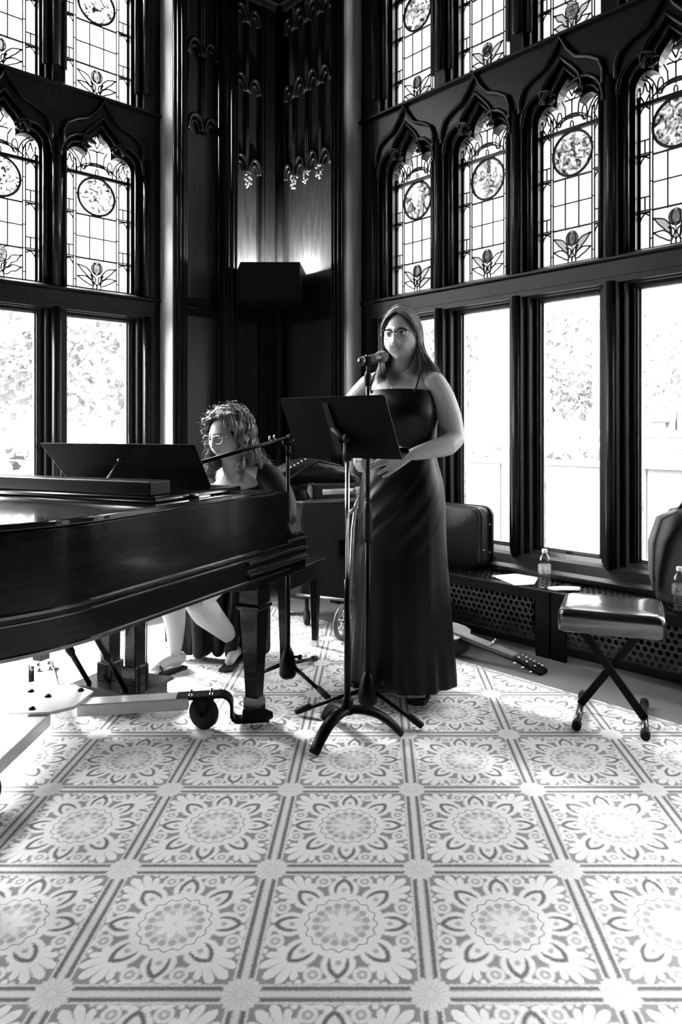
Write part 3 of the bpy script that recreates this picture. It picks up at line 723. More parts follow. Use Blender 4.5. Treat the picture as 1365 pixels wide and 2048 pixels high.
# ------------------------------------------------------------------ grand piano
PO = V(-.363, 2.86, 0); TP = V(-.39, -.921, 0).normalized(); KP = V(-.921, .39, 0).normalized()
def pf(p): return PO+TP*p[0]+KP*p[1]+V(0, 0, p[2])           # (a tailward, b across, z)
piano = thing('grand_piano', 'dark grand piano with closed lid at the left, keyboard end by the seated pianist', 'piano', pf((.6, .7, 0)))
def outline(off=0.0, a0=0.0):
    pts = [(a0, -off)]
    for i in range(49):     # tail turned round from the straight side
        t = radians(90*i/48); pts.append((1.0+(.55+off)*sin(t), .47-(.47+off)*cos(t)))
    for p in ((1.50, .60), (1.38, .74), (1.20, .86), (1.0, .97), (.82, 1.10), (.66, 1.25), (.50, 1.38), (.32, 1.44), (a0, 1.45)): pts.append((p[0], p[1]+off))
    return pts
RB, RT = .635, .948
ol = outline(); il = outline(-.035, .0)
m = MB(); fr = lambda p: pf((p[0], p[1], p[2]))
n = len(ol)
vs = [pf((p[0], p[1], z)) for z in (RB, RT) for p in ol]+[pf((p[0], p[1], z)) for z in (RT, RB) for p in il]
fs = [(k, k+1, n+k+1, n+k) for k in range(n-1)]+[(n+k, n+k+1, 2*n+k+1, 2*n+k) for k in range(n-1)]+[(2*n+k, 2*n+k+1, 3*n+k+1, 3*n+k) for k in range(n-1)]+[(3*n+k, 3*n+k+1, k+1, k) for k in range(n-1)]+[(0, n, 2*n, 3*n), (n-1, 4*n-1, 3*n-1, 2*n-1)]
m.add(vs, fs, False)
rim = obj('rim', m, PIANO, piano, bevel=.004)
m = MB(); m.prism(il, fr, RB+.03, RB+.05); obj('underside_board', m, PIANOD, piano)
for s_ in (0,):
    m = MB()
    for off, z0, z1 in ((.010, .735, .743), (.005, .716, .720), (.007, RB-.004, RB+.005)):
        q_ = outline(off)[:51]; nn = len(q_)
        m.add([pf((p[0], p[1], z)) for p in q_ for z in (z0, z1)]+[pf((p[0], p[1], z)) for p in outline(-.002)[:51] for z in (z0, z1)],
              [(2*k, 2*k+2, 2*k+3, 2*k+1) for k in range(nn-1)]+[(2*k+1, 2*k+3, 2*nn+2*k+3, 2*nn+2*k+1) for k in range(nn-1)]+[(2*k, 2*nn+2*k, 2*nn+2*k+2, 2*k+2) for k in range(nn-1)]+[(0, 1, 2*nn+1, 2*nn)])
    obj('rim_moulding', m, MOULD, piano)
# arms and keybed
arm = [(.02, RT), (.0, RT), (.0, .815), (-.012, .790), (-.035, .772), (-.075, .765), (-.118, .768), (-.135, .760), (-.142, .742), (-.142, .62), (.02, .62)]
for b0 in (0.0, 1.405):
    m = MB(); m.prism(arm, (lambda b0: lambda p: pf((p[0], b0+p[2], p[1])))(b0), 0, .045); obj('arm', m, PIANO, piano, bevel=.003)
m = MB(); f = lambda p: pf((p[0], p[1], p[2]))
m.box((-.15, -.004, .742), (.01, .05, .750), f); m.box((-.155, -.010, .700), (.30, .05, .712), f); m.box((-.148, -.004, .668), (.30, .05, .680), f); m.box((-.155, -.012, .655), (.30, .05, .667), f)
obj('arm_moulding', m, MOULD, piano, bevel=.002)
m = MB(); m.box((-.142, 0.0, .605), (.32, 1.45, .665), f); m.box((-.145, 0.0, .655), (-.12, 1.45, .70), f); obj('keybed', m, PIANO, piano, bevel=.003)
m = MB(); kk = 0
for i in range(52): m.box((-.115, .11+i*.0236, .70), (.035, .11+i*.0236+.0226, .722), f)
obj('white_keys', m, IVORY, piano, bevel=.001, seg=1)
m = MB()
for i in range(51):
    if i % 7 in (1, 4): continue
    m.box((-.065, .127+i*.0236, .722), (.035, .127+i*.0236+.012, .734), f)
obj('black_keys', m, PIANOD, piano, bevel=.001, seg=1)
m = MB(); m.box((.035, .05, .70), (.055, 1.40, .93), f); obj('fallboard', m, PIANOD, piano, bevel=.004)
# lid
m = MB(); lo_ = outline(.012, .30); m.prism(lo_, fr, RT+.004, RT+.022); obj('lid', m, LIDM, piano, bevel=.004)
m = MB(); m.box((.26, .055, RT+.023), (.74, 1.43, RT+.042), f); obj('folded_lid_flap', m, LIDM, piano, bevel=.005)
m = MB(); m.box((.64, .075, RT+.043), (.738, 1.40, RT+.088), f); obj('lid_rail', m, PIANOD, piano, bevel=.004)
m = MB(); m.box((.02, .05, RT-.02), (.26, 1.40, RT+.004), f); obj('desk_shelf', m, PIANO, piano, bevel=.003)
m = MB(); m.box((.50, .02, RT+.024), (.56, .056, RT+.03), f); m.lathe([(.006, -.03), (.006, .03)], pf((.53, .052, RT+.03)), TP, 8); obj('lid_hinge', m, BRASS, piano)
# music desk leaning towards the tail, seen from behind
br_, bl_ = P(425, 976, 2.63), P(148, 976, 2.63)
bR = P(425, 976, 2.62); bL = bR+KP*.70
tilt = TP*.105+V(0, 0, .165)
m = MB(); th = (TP*.012)
tR = bR+tilt-KP*.0+V(-.0, 0, 0); 
qs = [bR, bL-KP*.00, bL+tilt+KP*.05, bR+tilt-KP*.005]
m.add(qs+[q+th for q in qs], [(0, 1, 2, 3), (7, 6, 5, 4), (0, 4, 5, 1), (1, 5, 6, 2), (2, 6, 7, 3), (3, 7, 4, 0)])
desk = obj('music_desk', m, PIANOD, piano, bevel=.003)
m = MB(); c0 = bR+KP*.37+tilt*.62+TP*.014; c1 = c0+TP*.085-V(0, 0, .088); m.tube([c0, c1], .004, 8); m.ball(c0, (.012, .012, .008)); 
d = obj('desk_prop', m, BRASS, desk); d.parent = desk; d.matrix_parent_inverse = desk.matrix_parent_inverse.copy(); d.matrix_parent_inverse = Matrix.Translation(piano.location).inverted() if False else Matrix.Identity(4)
# legs
def leg_mb(a, b):
    m = MB(); ff = lambda p: pf((a+p[0], b+p[1], p[2]))
    def sq(h, z): return [ff(V(x*h, y*h, z)) for x, y in ((-1, -1), (1, -1), (1, 1), (-1, 1))]
    m.loft([sq(.046, .625), sq(.046, .555), sq(.044, .545), sq(.044, .500), sq(.053, .492), sq(.053, .480), sq(.042, .472), sq(.041, .45), sq(.027, .14), sq(.026, .10)], smooth=False)
    return m
for nm, a, b in (('leg', .063, .125), ('leg', .063, 1.31), ('leg', 1.18, .46)):
    l = obj(nm, leg_mb(a, b), PIANO, piano, bevel=.002)
    c = MB(); ff = lambda p: pf((a+p[0], b+p[1], p[2])); c.box((-.031, -.031, .078), (.031, .031, .118), ff)
    o = obj('leg_cap', c, BRASS, l); o.matrix_parent_inverse = Matrix.Identity(4)
# apron behind the near leg
m = MB(); m.box((.0, .10, .56), (.13, 1.34, .61), f); obj('keybed_beam', m, PIANOD, piano, bevel=.004)
# lyre
ly = obj('lyre_box', MB().box((.02, .60, .045), (.22, .92, .105), f).box((.0, .58, .100), (.24, .94, .112), f).box((.01, .59, .03), (.23, .93, .046), f), PIANOD, piano, bevel=.004)
for b in (.66, .80):
    m = MB(); m.box((.09, b, .11), (.155, b+.055, .62), f); m.box((.080, b-.010, .11), (.165, b+.065, .19), f)
    obj('lyre_post', m, PIANO, piano, bevel=.004)
for b in (.63, .735, .745, .88):
    m = MB(); m.tube([pf((.12, b, .11)), pf((.12, b, .62))], .004, 8); obj('pedal_rod', m, BRASS, piano)
for b in (.66, .86):
    m = MB(); q0, q1 = pf((.21, b, .112)), pf((.52, b+.0, .62)); m.tube([q0, q0.lerp(q1, .3), q0.lerp(q1, .32), q0.lerp(q1, .36), q0.lerp(q1, .38), q1], [.010, .012, .018, .018, .013, .012], 10); obj('lyre_brace', m, PIANOD, piano)
for b in (.68, .75, .82):
    m = MB(); m.tube([pf((.04, b, .075)), pf((-.02, b, .078)), pf((-.07, b, .06))], [.008, .014, .016], 8, flat=.5); obj('pedal', m, BRASS, piano)

# ------------------------------------------------------------------ piano dolly
dl = thing('piano_dolly', 'silver three-armed piano dolly with black casters under the grand piano', 'dolly', V(-1.28, 2.70, 0))
hub = FL(104, 1397, .155); legs = [pf((.063, .125, 0)), pf((.063, 1.31, 0)), pf((1.18, .46, 0))]
zt = .150
m = MB(); pts = [FL(8, 1404, zt), FL(44, 1383, zt), FL(60, 1371, zt), FL(150, 1369, zt), FL(188, 1382, zt), FL(150, 1412, zt), FL(100, 1424, zt), FL(18, 1426, zt)]
m.prism([(p.x, p.y) for p in pts], fr0, zt-.012, zt); obj('hub_plate', m, STEEL, dl, bevel=.002)
for u, v in ((62, 1383), (96, 1393), (162, 1381), (64, 1418)):
    m = MB(); p = FL(u, v, zt); m.lathe([(.009, 0), (.009, .008), (.004, .010)], p, n=6, smooth=False); m.lathe([(.013, -.002), (.013, .002)], p, n=12, smooth=False)
    obj('hub_bolt', m, BLACK, dl)
def bar(p0, p1, w_, z0, z1, m):
    d = (p1-p0); d.z = 0; L = d.length; d.normalize(); n_ = V(-d.y, d.x, 0)
    m.box((0, -w_/2, z0), (L, w_/2, z1), lambda q: V(p0.x, p0.y, 0)+d*q[0]+n_*q[1]+V(0, 0, q[2])); return d, n_, L
for k, lg in enumerate(legs):
    m = MB(); h0 = hub+(lg-hub).normalized()*.10; h0.z = 0; full = (lg-h0); full.z = 0; D = full.normalized(); n_ = V(-D.y, D.x, 0); L = full.length
    mid = h0+D*L*(.62); bar(h0, mid, .078, zt-.060, zt-.012, m); am = obj('arm', m, STEEL, dl, bevel=.004)
    # sliding inner arm that bends down to the leg cup
    m = MB(); prof = [(L*.55, zt-.016), (L-.135, zt-.016)]+[(L-.135+.045*sin(radians(t)), zt-.061+.045*cos(radians(t))) for t in range(15, 91, 15)]+[(L-.090, .050)]+[(L-.060-.030*cos(radians(t)), .055-.030*sin(radians(t))) for t in range(15, 91, 25)]+[(L+.06, .025)]
    fr_ = lambda q: h0+D*q[0]+n_*q[1]+V(0, 0, q[2])
    def strip(prof, hw, t, m):
        P2 = []
        for i, p in enumerate(prof):
            a_ = Vector(prof[max(i-1, 0)]); b_ = Vector(prof[min(i+1, len(prof)-1)]); tt = (b_-a_).normalized(); nn = Vector((-tt.y, tt.x)); P2.append((Vector(p), nn))
        rings = [[fr_(V(*(c+nn*h), 0).xzy if False else V((c+nn*h).x, s_*hw, (c+nn*h).y)) for h, s_ in ((t/2, -1), (t/2, 1), (-t/2, 1), (-t/2, -1))] for c, nn in P2]
        m.loft(rings, smooth=False)
    strip(prof, .034, .012, m); obj('sliding_arm', m, BLACK if k == 0 else STEEL, dl, bevel=.002)
    for aa in (L-.17, L-.25):
        for sg in (-.022, .022): m = MB(); m.lathe([(.010, 0), (.010, .004), (.006, .010), (.003, .011)], fr_(V(aa, sg, zt-.010)), n=6); obj('arm_bolt', m, CHROME, dl)
    m = MB(); m.prism([(L-.05, -.055), (L+.05, -.055), (L+.075, -.02), (L+.075, .02), (L+.05, .055), (L-.05, .055)], fr_, .03, .040); 
    for aa, bb in ((-.05, 0), (.05, 0)): m.box((L-.045, aa-.004, .04), (L+.045, aa+.004, .085), fr_)
    m.box((L-.042, -.042, .040), (L+.042, .042, .080), fr_); obj('leg_cup', m, BLACK, dl, bevel=.002)
    m = MB(); cc = fr_(V(L-.22, -.0, 0)); ax = (D*.45+n_*.9).normalized() if k != 0 else V(-.35, -.93, 0).normalized()
    m.lathe([(.018, -.016), (.058, -.017), (.064, -.010), (.064, .010), (.058, .017), (.018, .016)], cc+V(0, 0, .064)+ (V(.02, 0, 0)), ax, 28); cs = obj('caster', m, RUBBER, dl)
    m = MB(); cw = cc+V(.02, 0, 0); per = V(-ax.y, ax.x, 0)
    for sg in (-1, 1): m.add([cw+ax*sg*.021+per*x_+V(0, 0, z_) for x_, z_ in ((-.035, .122), (.035, .122), (.014, .055), (-.014, .055))]+[cw+ax*sg*.024+per*x_+V(0, 0, z_) for x_, z_ in ((-.035, .122), (.035, .122), (.014, .055), (-.014, .055))], [(0, 1, 2, 3), (7, 6, 5, 4), (0, 4, 5, 1), (1, 5, 6, 2), (2, 6, 7, 3), (3, 7, 4, 0)])
    m.box((-.04, -.03, .118), (.04, .03, .128), lambda q: cw+per*q[0]+ax*q[1]+V(0, 0, q[2])); m.lathe([(.010, -.03), (.010, .03)], cw+V(0, 0, .064), ax, 8)
    o = obj('caster_fork', m, BLACK, cs); o.matrix_parent_inverse = Matrix.Identity(4)

# ------------------------------------------------------------------ piano bench
bt = TP*-1; bo = V(-.47, 3.55, 0)
def bf(p): return bo+bt*p[0]+KP*p[1]+V(0, 0, p[2])
be = thing('piano_bench', 'dark wooden piano bench with tapered legs under the seated pianist', 'bench', bf((.2, .4, 0)))
m = MB(); m.box((-.02, -.03, .465), (.40, .80, .49), bf); obj('seat', m, PIANO, be, bevel=.006)
m = MB(); m.box((.0, -.005, .38), (.38, .775, .465), bf); obj('apron', m, PIANOD, be, bevel=.003)
for a, b in ((.02, .02), (.36, .02), (.02, .75), (.36, .75)):
    m = MB(); m.loft([[bf(V(a+x*h, b+y*h, z)) for x, y in ((-1, -1), (1, -1), (1, 1), (-1, 1))] for h, z in ((.024, .40), (.022, .34), (.014, .03), (.014, .0))], smooth=False)
    l = obj('leg', m, PIANOD, be, bevel=.002)
    m = MB(); m.box((a-.016, b-.016, .0), (a+.016, b+.016, .035), bf); o = obj('foot_cap', m, BRASS, l); o.matrix_parent_inverse = Matrix.Identity(4)

# ------------------------------------------------------------------ microphone stands
def tripod_stand(base, hubz, feet, label, poletop, loc):
    t = thing('microphone_stand', label, 'microphone stand', loc)
    for fp in feet:
        m = MB(); h0 = V(base.x, base.y, hubz); d = (fp-h0); s0 = h0+V(d.x, d.y, 0).normalized()*.03
        m.tube([s0+V(0, 0, -.01), fp+V(0, 0, .016)], .009, 8); lg = obj('leg', m, BLACK, t)
        m = MB(); dd = (fp+V(0, 0, .016)-s0).normalized(); m.tube([fp+V(0, 0, .016)-dd*.07, fp+V(0, 0, .016)-dd*.005, fp+V(0, 0, .015)], [.0135, .0145, .010], 10)
        o = obj('rubber_foot', m, RUBBER, lg); o.matrix_parent_inverse = Matrix.Identity(4)
    m = MB(); m.lathe([(.030, hubz-.065), (.040, hubz-.05), (.038, hubz), (.026, hubz+.045), (.016, hubz+.07)], (base.x, base.y, 0), n=16)
    m.tube([V(base.x, base.y, hubz+.03), V(base.x+.05, base.y-.01, hubz+.03)], .006, 8); m.lathe([(.012, 0), (.012, .014)], V(base.x+.05, base.y-.01, hubz+.03), (1, -.2, 0), 8)
    obj('tripod_hub', m, BLACK, t)
    return t
sb = V(-.041, 2.88, 0)
ms = tripod_stand(sb, .135, [FL(592, 1431), FL(846, 1461), FL(776, 1362)], 'straight black microphone stand in front of the standing singer', 1.4, V(sb.x, sb.y, 0))
m = MB(); m.tube([V(sb.x, sb.y, .10), V(sb.x, sb.y, .80)], .0115, 14); obj('lower_pole', m, BLACK, ms)
m = MB(); m.tube([V(sb.x, sb.y, .80), V(sb.x, sb.y, 1.40)], .0085, 14); obj('upper_pole', m, BLACK, ms)
m = MB(); m.lathe([(.016, .74), (.018, .76), (.018, .87), (.014, .90), (.010, .905)], (sb.x, sb.y, 0), n=14); obj('clutch', m, RUBBER, ms); m = MB(); m.lathe([(.012, 1.38), (.014, 1.385), (.016, 1.42), (.010, 1.44)], (sb.x, sb.y, 0), n=14); obj('pole_collar', m, RUBBER, ms)
hd0, hd1 = P(720, 722, 2.83), P(757, 715, 2.93)     # tail and head of the microphone
ax = (hd1-hd0).normalized(); mc = hd0.lerp(hd1, .45)
m = MB(); m.tube([V(sb.x, sb.y, 1.43), mc-V(0, 0, .03)], .008, 8); m.tube([mc-ax*.03-V(0, 0, .004), mc+ax*.03-V(0, 0, .004)], .0215, 14); obj('microphone_clip', m, RUBBER, ms)
mic = thing('microphone', 'black handheld microphone with a grey mesh head clipped before the singer', 'microphone', mc)
L = (hd1-hd0).length
m = MB(); m.lathe([(.012, 0), (.013, .004), (.0125, .02), (.0165, .05), (.0185, L*.75), (.019, L-.01), (.021, L), (.012, L+.002)], hd0, ax, 20); mb_ = obj('microphone_body', m, mat('dark_microphone_metal', .05, .3, metal=.6), mic)
m = MB(); m.lathe([(.0195, 0.0), (.0235, .005), (.026, .018), (.0265, .028), (.025, .040), (.020, .049), (.012, .054), (.001, .056)], hd0+ax*(L-.002), ax, 24); obj('mesh_head', m, mat('microphone_mesh', .16, .5, metal=.5, bump=1.0, bscale=700, nscale=700), mic)
m = MB(); m.lathe([(.0135, 0), (.0135, .018)], hd0+ax*.012, ax, 14); m.lathe([(.0185, 0), (.0185, .004)], hd0+ax*.05, ax, 14); obj('grip_ring', m, CHROME, mic)

bb = V(-.411, 3.2, 0)
bs = tripod_stand(bb, .135, [FL(633, 1323), FL(659, 1405), FL(497, 1362)], 'black boom microphone stand reaching over the piano towards the pianist', 1.15, V(bb.x, bb.y, 0))
m = MB(); m.tube([V(bb.x, bb.y, .10), V(bb.x, bb.y, .70)], .0115, 14); obj('lower_pole', m, BLACK, bs)
m = MB(); m.tube([V(bb.x, bb.y, .70), V(bb.x, bb.y, 1.11)], .0085, 14); obj('upper_pole', m, BLACK, bs)
m = MB(); m.lathe([(.016, .66), (.018, .68), (.018, .75), (.010, .78)], (bb.x, bb.y, 0), n=14); obj('clutch', m, RUBBER, bs)
pv = P(574, 884, 3.2); b1 = P(589, 871, 3.24); b0 = P(395, 927, 2.84)
m = MB(); m.tube([V(bb.x, bb.y, 1.08), V(bb.x, bb.y, 1.125), pv+V(0, 0, -.0)], .012, 10); m.lathe([(.020, -.02), (.020, .02)], pv, (.4, -.9, 0), 14)
m.tube([pv, P(575, 900, 3.19), P(582, 908, 3.19)], .005, 6); obj('boom_joint', m, BLACK, bs)
m = MB(); m.tube([b0, b1], .0085, 10); bm = obj('boom', m, BLACK, bs)
m = MB(); m.tube([P(576, 876, 3.215), b1], .013, 10); o = obj('counterweight', m, BLACK, bm); o.matrix_parent_inverse = Matrix.Identity(4)
m = MB(); d_ = (b1-b0).normalized()
for u, v in ((540, 876), (549, 873)): m = MB(); m.tube([P(u+3, v+6, 3.13), P(u-1, v+3, 3.13), P(u, v-4, 3.13)], .004, 6); o = obj('cable_clip', m, CHROME, bm); o.matrix_parent_inverse = Matrix.Identity(4)
m = MB(); m.tube([P(588, 874, 3.235), P(589, 882, 3.235)], .006, 8); o = obj('wing_screw', m, CHROME, bm); o.matrix_parent_inverse = Matrix.Identity(4)

# ------------------------------------------------------------------ music stand
mb0 = V(-.118, 2.72, 0)
st = thing('music_stand', 'black music stand with a wide desk and curved tripod base, before the singer', 'music stand', mb0)
m = MB(); m.tube([mb0+V(0, 0, .10), mb0+V(0, 0, .155), mb0+V(0, 0, .165)], [.026, .022, .014], 14); m.tube([mb0+V(0, 0, .15), mb0+V(0, 0, .62)], .0125, 14); obj('lower_pole', m, BLACK, st)
m = MB(); m.tube([mb0+V(0, 0, .62), mb0+V(0, 0, 1.13)], .0085, 14); obj('upper_pole', m, mat('satin_steel_tube', .75, .25, metal=.95), st)
for u, v in ((628, 1512), (803, 1471), (651, 1437)):
    e = FL(u, v); d = e-mb0; m = MB(); nn = 9
    pts = [mb0+d*(i/nn)+V(0, 0, .105*cos(radians(90*(i/nn)**1.5))+.008) for i in range(nn+1)]
    m.tube(pts, [.023+.004*sin(pi*i/nn) for i in range(nn+1)], 12, flat=.62); obj('base_leg', m, BLACK, st)
tl, tr_ = P(560, 797, 2.84), P(770, 789, 2.54)
W1 = (tr_-tl); W1.z = 0; w1 = W1.normalized(); nh = V(-w1.y, w1.x, 0)      # towards the singer
zt_, zb2 = 1.328, 1.092
TL = V(tl.x, tl.y, zt_); TR = V(tr_.x, tr_.y, zt_); BR = TR+nh*.115+V(0, 0, zb2-zt_); BL = TL+nh*.115+V(0, 0, zb2-zt_)
up = (TL-BL).normalized(); nd = w1.cross(up).normalized()*-1
if nd.dot(nh) > 0: nd = -nd
WL_ = (TR-TL).length; HL_ = (TL-BL).length
df = lambda p: BL+w1*p[0]+up*p[1]+nd*p[2]
m = MB(); rc = [(0.012, 0), (WL_-.0, 0), (WL_, .0), (WL_, HL_-.012), (WL_-.012, HL_), (.012, HL_), (0, HL_-.012), (0, 0)]
m.prism([(0, 0), (WL_, 0), (WL_, HL_-.01), (WL_-.01, HL_), (.01, HL_), (0, HL_-.01)], df, -.0015, .0015); 
dk = obj('desk', m, BLACK, st)
m = MB(); m.prism([(0, 0), (WL_, 0), (WL_, -.003), (0, -.003)], df, -.055, .0015); m.prism([(0, 0), (WL_, 0), (WL_, .018), (0, .018)], df, -.057, -.054)
o = obj('ledge', m, BLACK, dk); o.matrix_parent_inverse = Matrix.Identity(4)
m = MB(); m.tube([mb0+V(0, 0, 1.08), mb0+V(0, 0, 1.15)], .017, 12); c_ = mb0+V(0, 0, 1.16); tgt = df(V(WL_*.45, HL_*.5, .004)); m.tube([c_, c_.lerp(tgt, .5), tgt], .014, 10)
m.prism([(WL_*.45-.02, HL_*.06), (WL_*.45+.02, HL_*.06), (WL_*.45+.012, HL_*.9), (WL_*.45-.012, HL_*.9)], df, .001, .010); m.ball(c_+V(0, -.022, .01), (.017, .012, .017), 12, 8); obj('tilt_bracket', m, RUBBER, st)

# ------------------------------------------------------------------ folding stool by the window
e1 = V(.938, -.345, 0).normalized(); e2 = V(.345, .938, 0).normalized(); so = V(.975, 2.915, 0)
sf = lambda p: so+e1*p[0]+e2*p[1]+V(0, 0, p[2])
fs_ = thing('folding_stool', 'folding keyboard stool with padded black seat and crossed legs near the right windows', 'stool', so)
def rr_poly(w_, d_, r, n=5):
    pts = []
    for cx, cy, a0 in ((w_-r, d_-r, 0), (-w_+r, d_-r, 90), (-w_+r, -d_+r, 180), (w_-r, -d_+r, 270)):
        for i in range(n+1): a = radians(a0+90*i/n); pts.append((cx+r*cos(a), cy+r*sin(a)))
    return pts
m = MB(); rings = []
for sc_, z in ((.94, .385), (1.0, .392), (1.0, .448), (.985, .462), (.95, .472), (.86, .479), (.5, .482), (.02, .483)):
    rings.append([sf(V(p[0]*sc_, p[1]*sc_, z)) for p in rr_poly(.205, .165, .03)])
m.loft(rings); obj('padded_seat', m, LEATHER, fs_)
for sg in (-1, 1):
    m = MB(); foot = FL(1158, 1440) if sg < 0 else FL(1291, 1460)
    lf = V((foot-so).dot(e1), (foot-so).dot(e2), .030); ly_ = -.02*sg
    topx = .13*-sg
    p0 = sf(V(lf.x, ly_-.015*sg, .03)); p1 = sf(V(topx, ly_-.015*sg, .385)); d = (p1-p0).normalized(); side = e2; nr = d.cross(side).normalized()
    m.loft([[p+side*.008*a+nr*.016*b for a, b in ((-1, -1), (1, -1), (1, 1), (-1, 1))] for p in (p0, p1)], smooth=False)
    obj('crossed_leg', m, BLACK, fs_, bevel=.002)
    m = MB(); m.tube([sf(V(lf.x, -.165, .018)), sf(V(lf.x, .165, .018))], .0135, 12); fb = obj('foot_bar', m, mat('worn_black_tube', .03, .22, spec=.7), fs_)
    for yy in (-.165, .165):
        m = MB(); m.tube([sf(V(lf.x, yy-.018, .019)), sf(V(lf.x, yy+.018, .019))], .0185, 12); o = obj('end_cap', m, RUBBER, fb); o.matrix_parent_inverse = Matrix.Identity(4)
m = MB(); pc = sf(V(-.005, 0, .205)); m.tube([pc-e2*.035, pc+e2*.035], .009, 10); obj('pivot_bolt', m, CHROME, fs_)
m = MB(); m.box((-.14, -.012, .372), (.14, .012, .388), sf); obj('seat_bracket', m, BLACK, fs_)

# ------------------------------------------------------------------ water bottles
WATER = glass_mat('clear_bottle_plastic', .86, .12); LABEL = mat('pale_bottle_label', .5, .5)
def bottle(loc, label):
    t = thing('water_bottle', label, 'bottle', loc, None)
    pr = [(.022, 0), (.031, .004), (.033, .012)]
    for j in range(9): z = .02+j*.012; pr += [(.033, z), (.0305, z+.005), (.033, z+.010)]
    pr += [(.033, .135), (.033, .152), (.030, .166), (.024, .178), (.0145, .188), (.0125, .196)]
    m = MB(); m.lathe(pr, loc, n=20); obj('bottle_body', m, WATER, t)
    m = MB(); m.lathe([(.0337, .083), (.0337, .128)], loc, n=20); m.f = m.f[:-2]; m.sm = m.sm[:-2]; obj('bottle_label', m, glass_mat('printed_label', .8, .1, (60, 0, .35, .4, .5)), t)
    m = MB(); m.lathe([(.014, .192), (.0145, .194), (.0145, .208), (.012, .211), (.001, .211)], loc, n=18); obj('bottle_cap', m, PLASTIC, t)
    m = MB(); m.lathe([(.0295, .004), (.0300, .078), (.001, .079)], loc, n=18); 
    return t
p = FL(1090, 1177, HL); bottle(p, 'clear water bottle on the grille behind the stool, beside papers')
p = FL(1360, 1224, HL); bottle(p, 'clear water bottle at the right edge before the dark backpack')
# ------------------------------------------------------------------ papers on the grille
def sheet(pts, label, z=HL+.0015):
    q = [FL(u, v, z) for u, v in pts]; m = MB(); m.prism([(p.x, p.y) for p in q], fr0, z, z+.002); return tag(obj('paper_sheet', m, PAPER), label, 'paper')
sheet([(984, 1152), (1052, 1146), (1079, 1153), (1069, 1169), (1030, 1171)], 'large white paper sheet lying between the soft case and the bottle')
m = MB(); c = FL(1130, 1180, HL); ring = []
for i in range(14):
    a = 2*pi*i/14; ring.append((c.x+.085*cos(a)*(1+.15*sin(3*a)), c.y+.05*sin(a)*(1+.2*cos(2*a))))
m.prism(ring, fr0, HL+.001, HL+.012); tag(obj('folded_cloth', m, PAPER, bevel=.004), 'small crumpled white cloth beside the first bottle', 'cloth')

# ------------------------------------------------------------------ soft black instrument case
q0 = .10; s1c = uS(WR, 992, q0); s0c = s1c-.60
cs = thing('instrument_case', 'black soft instrument case standing on the grille behind the singer', 'case', WR((s1c-.3, .2, HL)))
m = MB(); rp = rr_poly(.30, .185, .06, 6); rings = []
for h, s_ in ((.085, .97), (.08, 1.0), (.02, 1.005), (.012, 1.02), (.0, 1.02), (-.008, 1.02), (-.015, 1.005), (-.08, 1.0), (-.085, .97)):
    rings.append([WR((s1c-.30+p[0]*s_, .20+h*1.0, HL+.19+p[1]*s_)) for p in rp])
m.loft(rings); obj('case_shell', m, NYLON, cs)
m = MB()
for h in (.05, -.05): m.tube([WR((s1c-.30+p[0]*1.012, .20+h, HL+.19+p[1]*1.012)) for p in rp+rp[:1]], .004, 6)
obj('piping', m, RUBBER, cs)
m = MB(); m.ball(WR((s1c+.003, .17, HL+.27)), .007); m.ball(WR((s1c+.003, .17, HL+.10)), .007); m.ball(WR((s1c+.003, .23, HL+.12)), .006); obj('zip_pull', m, CHROME, cs)

# ------------------------------------------------------------------ backpack at the right edge
bp0 = FL(1356, 1206, HL); bk = thing('backpack', 'dark grey backpack leaning upright at the right edge of the window ledge', 'backpack', bp0)
bx = WR.d; by = WR.n*-1; bo_ = WR((uS(WR, 1312, .22)+.17, .20, HL)); bpf = lambda p: bo_+bx*p[0]+by*p[1]+V(0, 0, p[2])
m = MB(); rings = []
for z, a, b, sh in ((.0, .15, .07, 0), (.02, .165, .085, 0), (.15, .172, .10, 0), (.30, .165, .095, .01), (.40, .145, .08, .02), (.455, .11, .055, .03), (.475, .05, .02, .03)):
    rings.append([bpf(V(a*cos(2*pi*i/24)*(1+.12*abs(sin(4*pi*i/24))), sh+b*sin(2*pi*i/24)*(1+.12*abs(sin(4*pi*i/24))), z)) for i in range(24)])
m.loft(rings); obj('pack_body', m, mat('dark_pack_fabric', .014, .6, noise=.3, nscale=80, bump=.2), bk)
m = MB()
for sg in (-1, 1): m.tube([bpf(V(sg*.06, -.05, .455)), bpf(V(sg*.11, -.115, .42)), bpf(V(sg*.145, -.125, .30)), bpf(V(sg*.15, -.115, .15)), bpf(V(sg*.15, -.09, .06))], [.02, .028, .030, .024, .012], 10, flat=.45)
obj('shoulder_strap', m, mat('strap_webbing', .09, .6, bump=.2, nscale=90), bk)
m = MB(); m.tube([bpf(V(-.06, .0, .46)), bpf(V(-.03, .0, .51)), bpf(V(.03, .0, .51)), bpf(V(.06, .0, .46))], .009, 8); obj('carry_handle', m, NYLON, bk)
m = MB(); m.tube([bpf(V(-.155, -.06, .10)), bpf(V(-.165, -.03, .30)), bpf(V(-.10, -.0, .44))], .004, 6); obj('zip', m, RUBBER, bk)

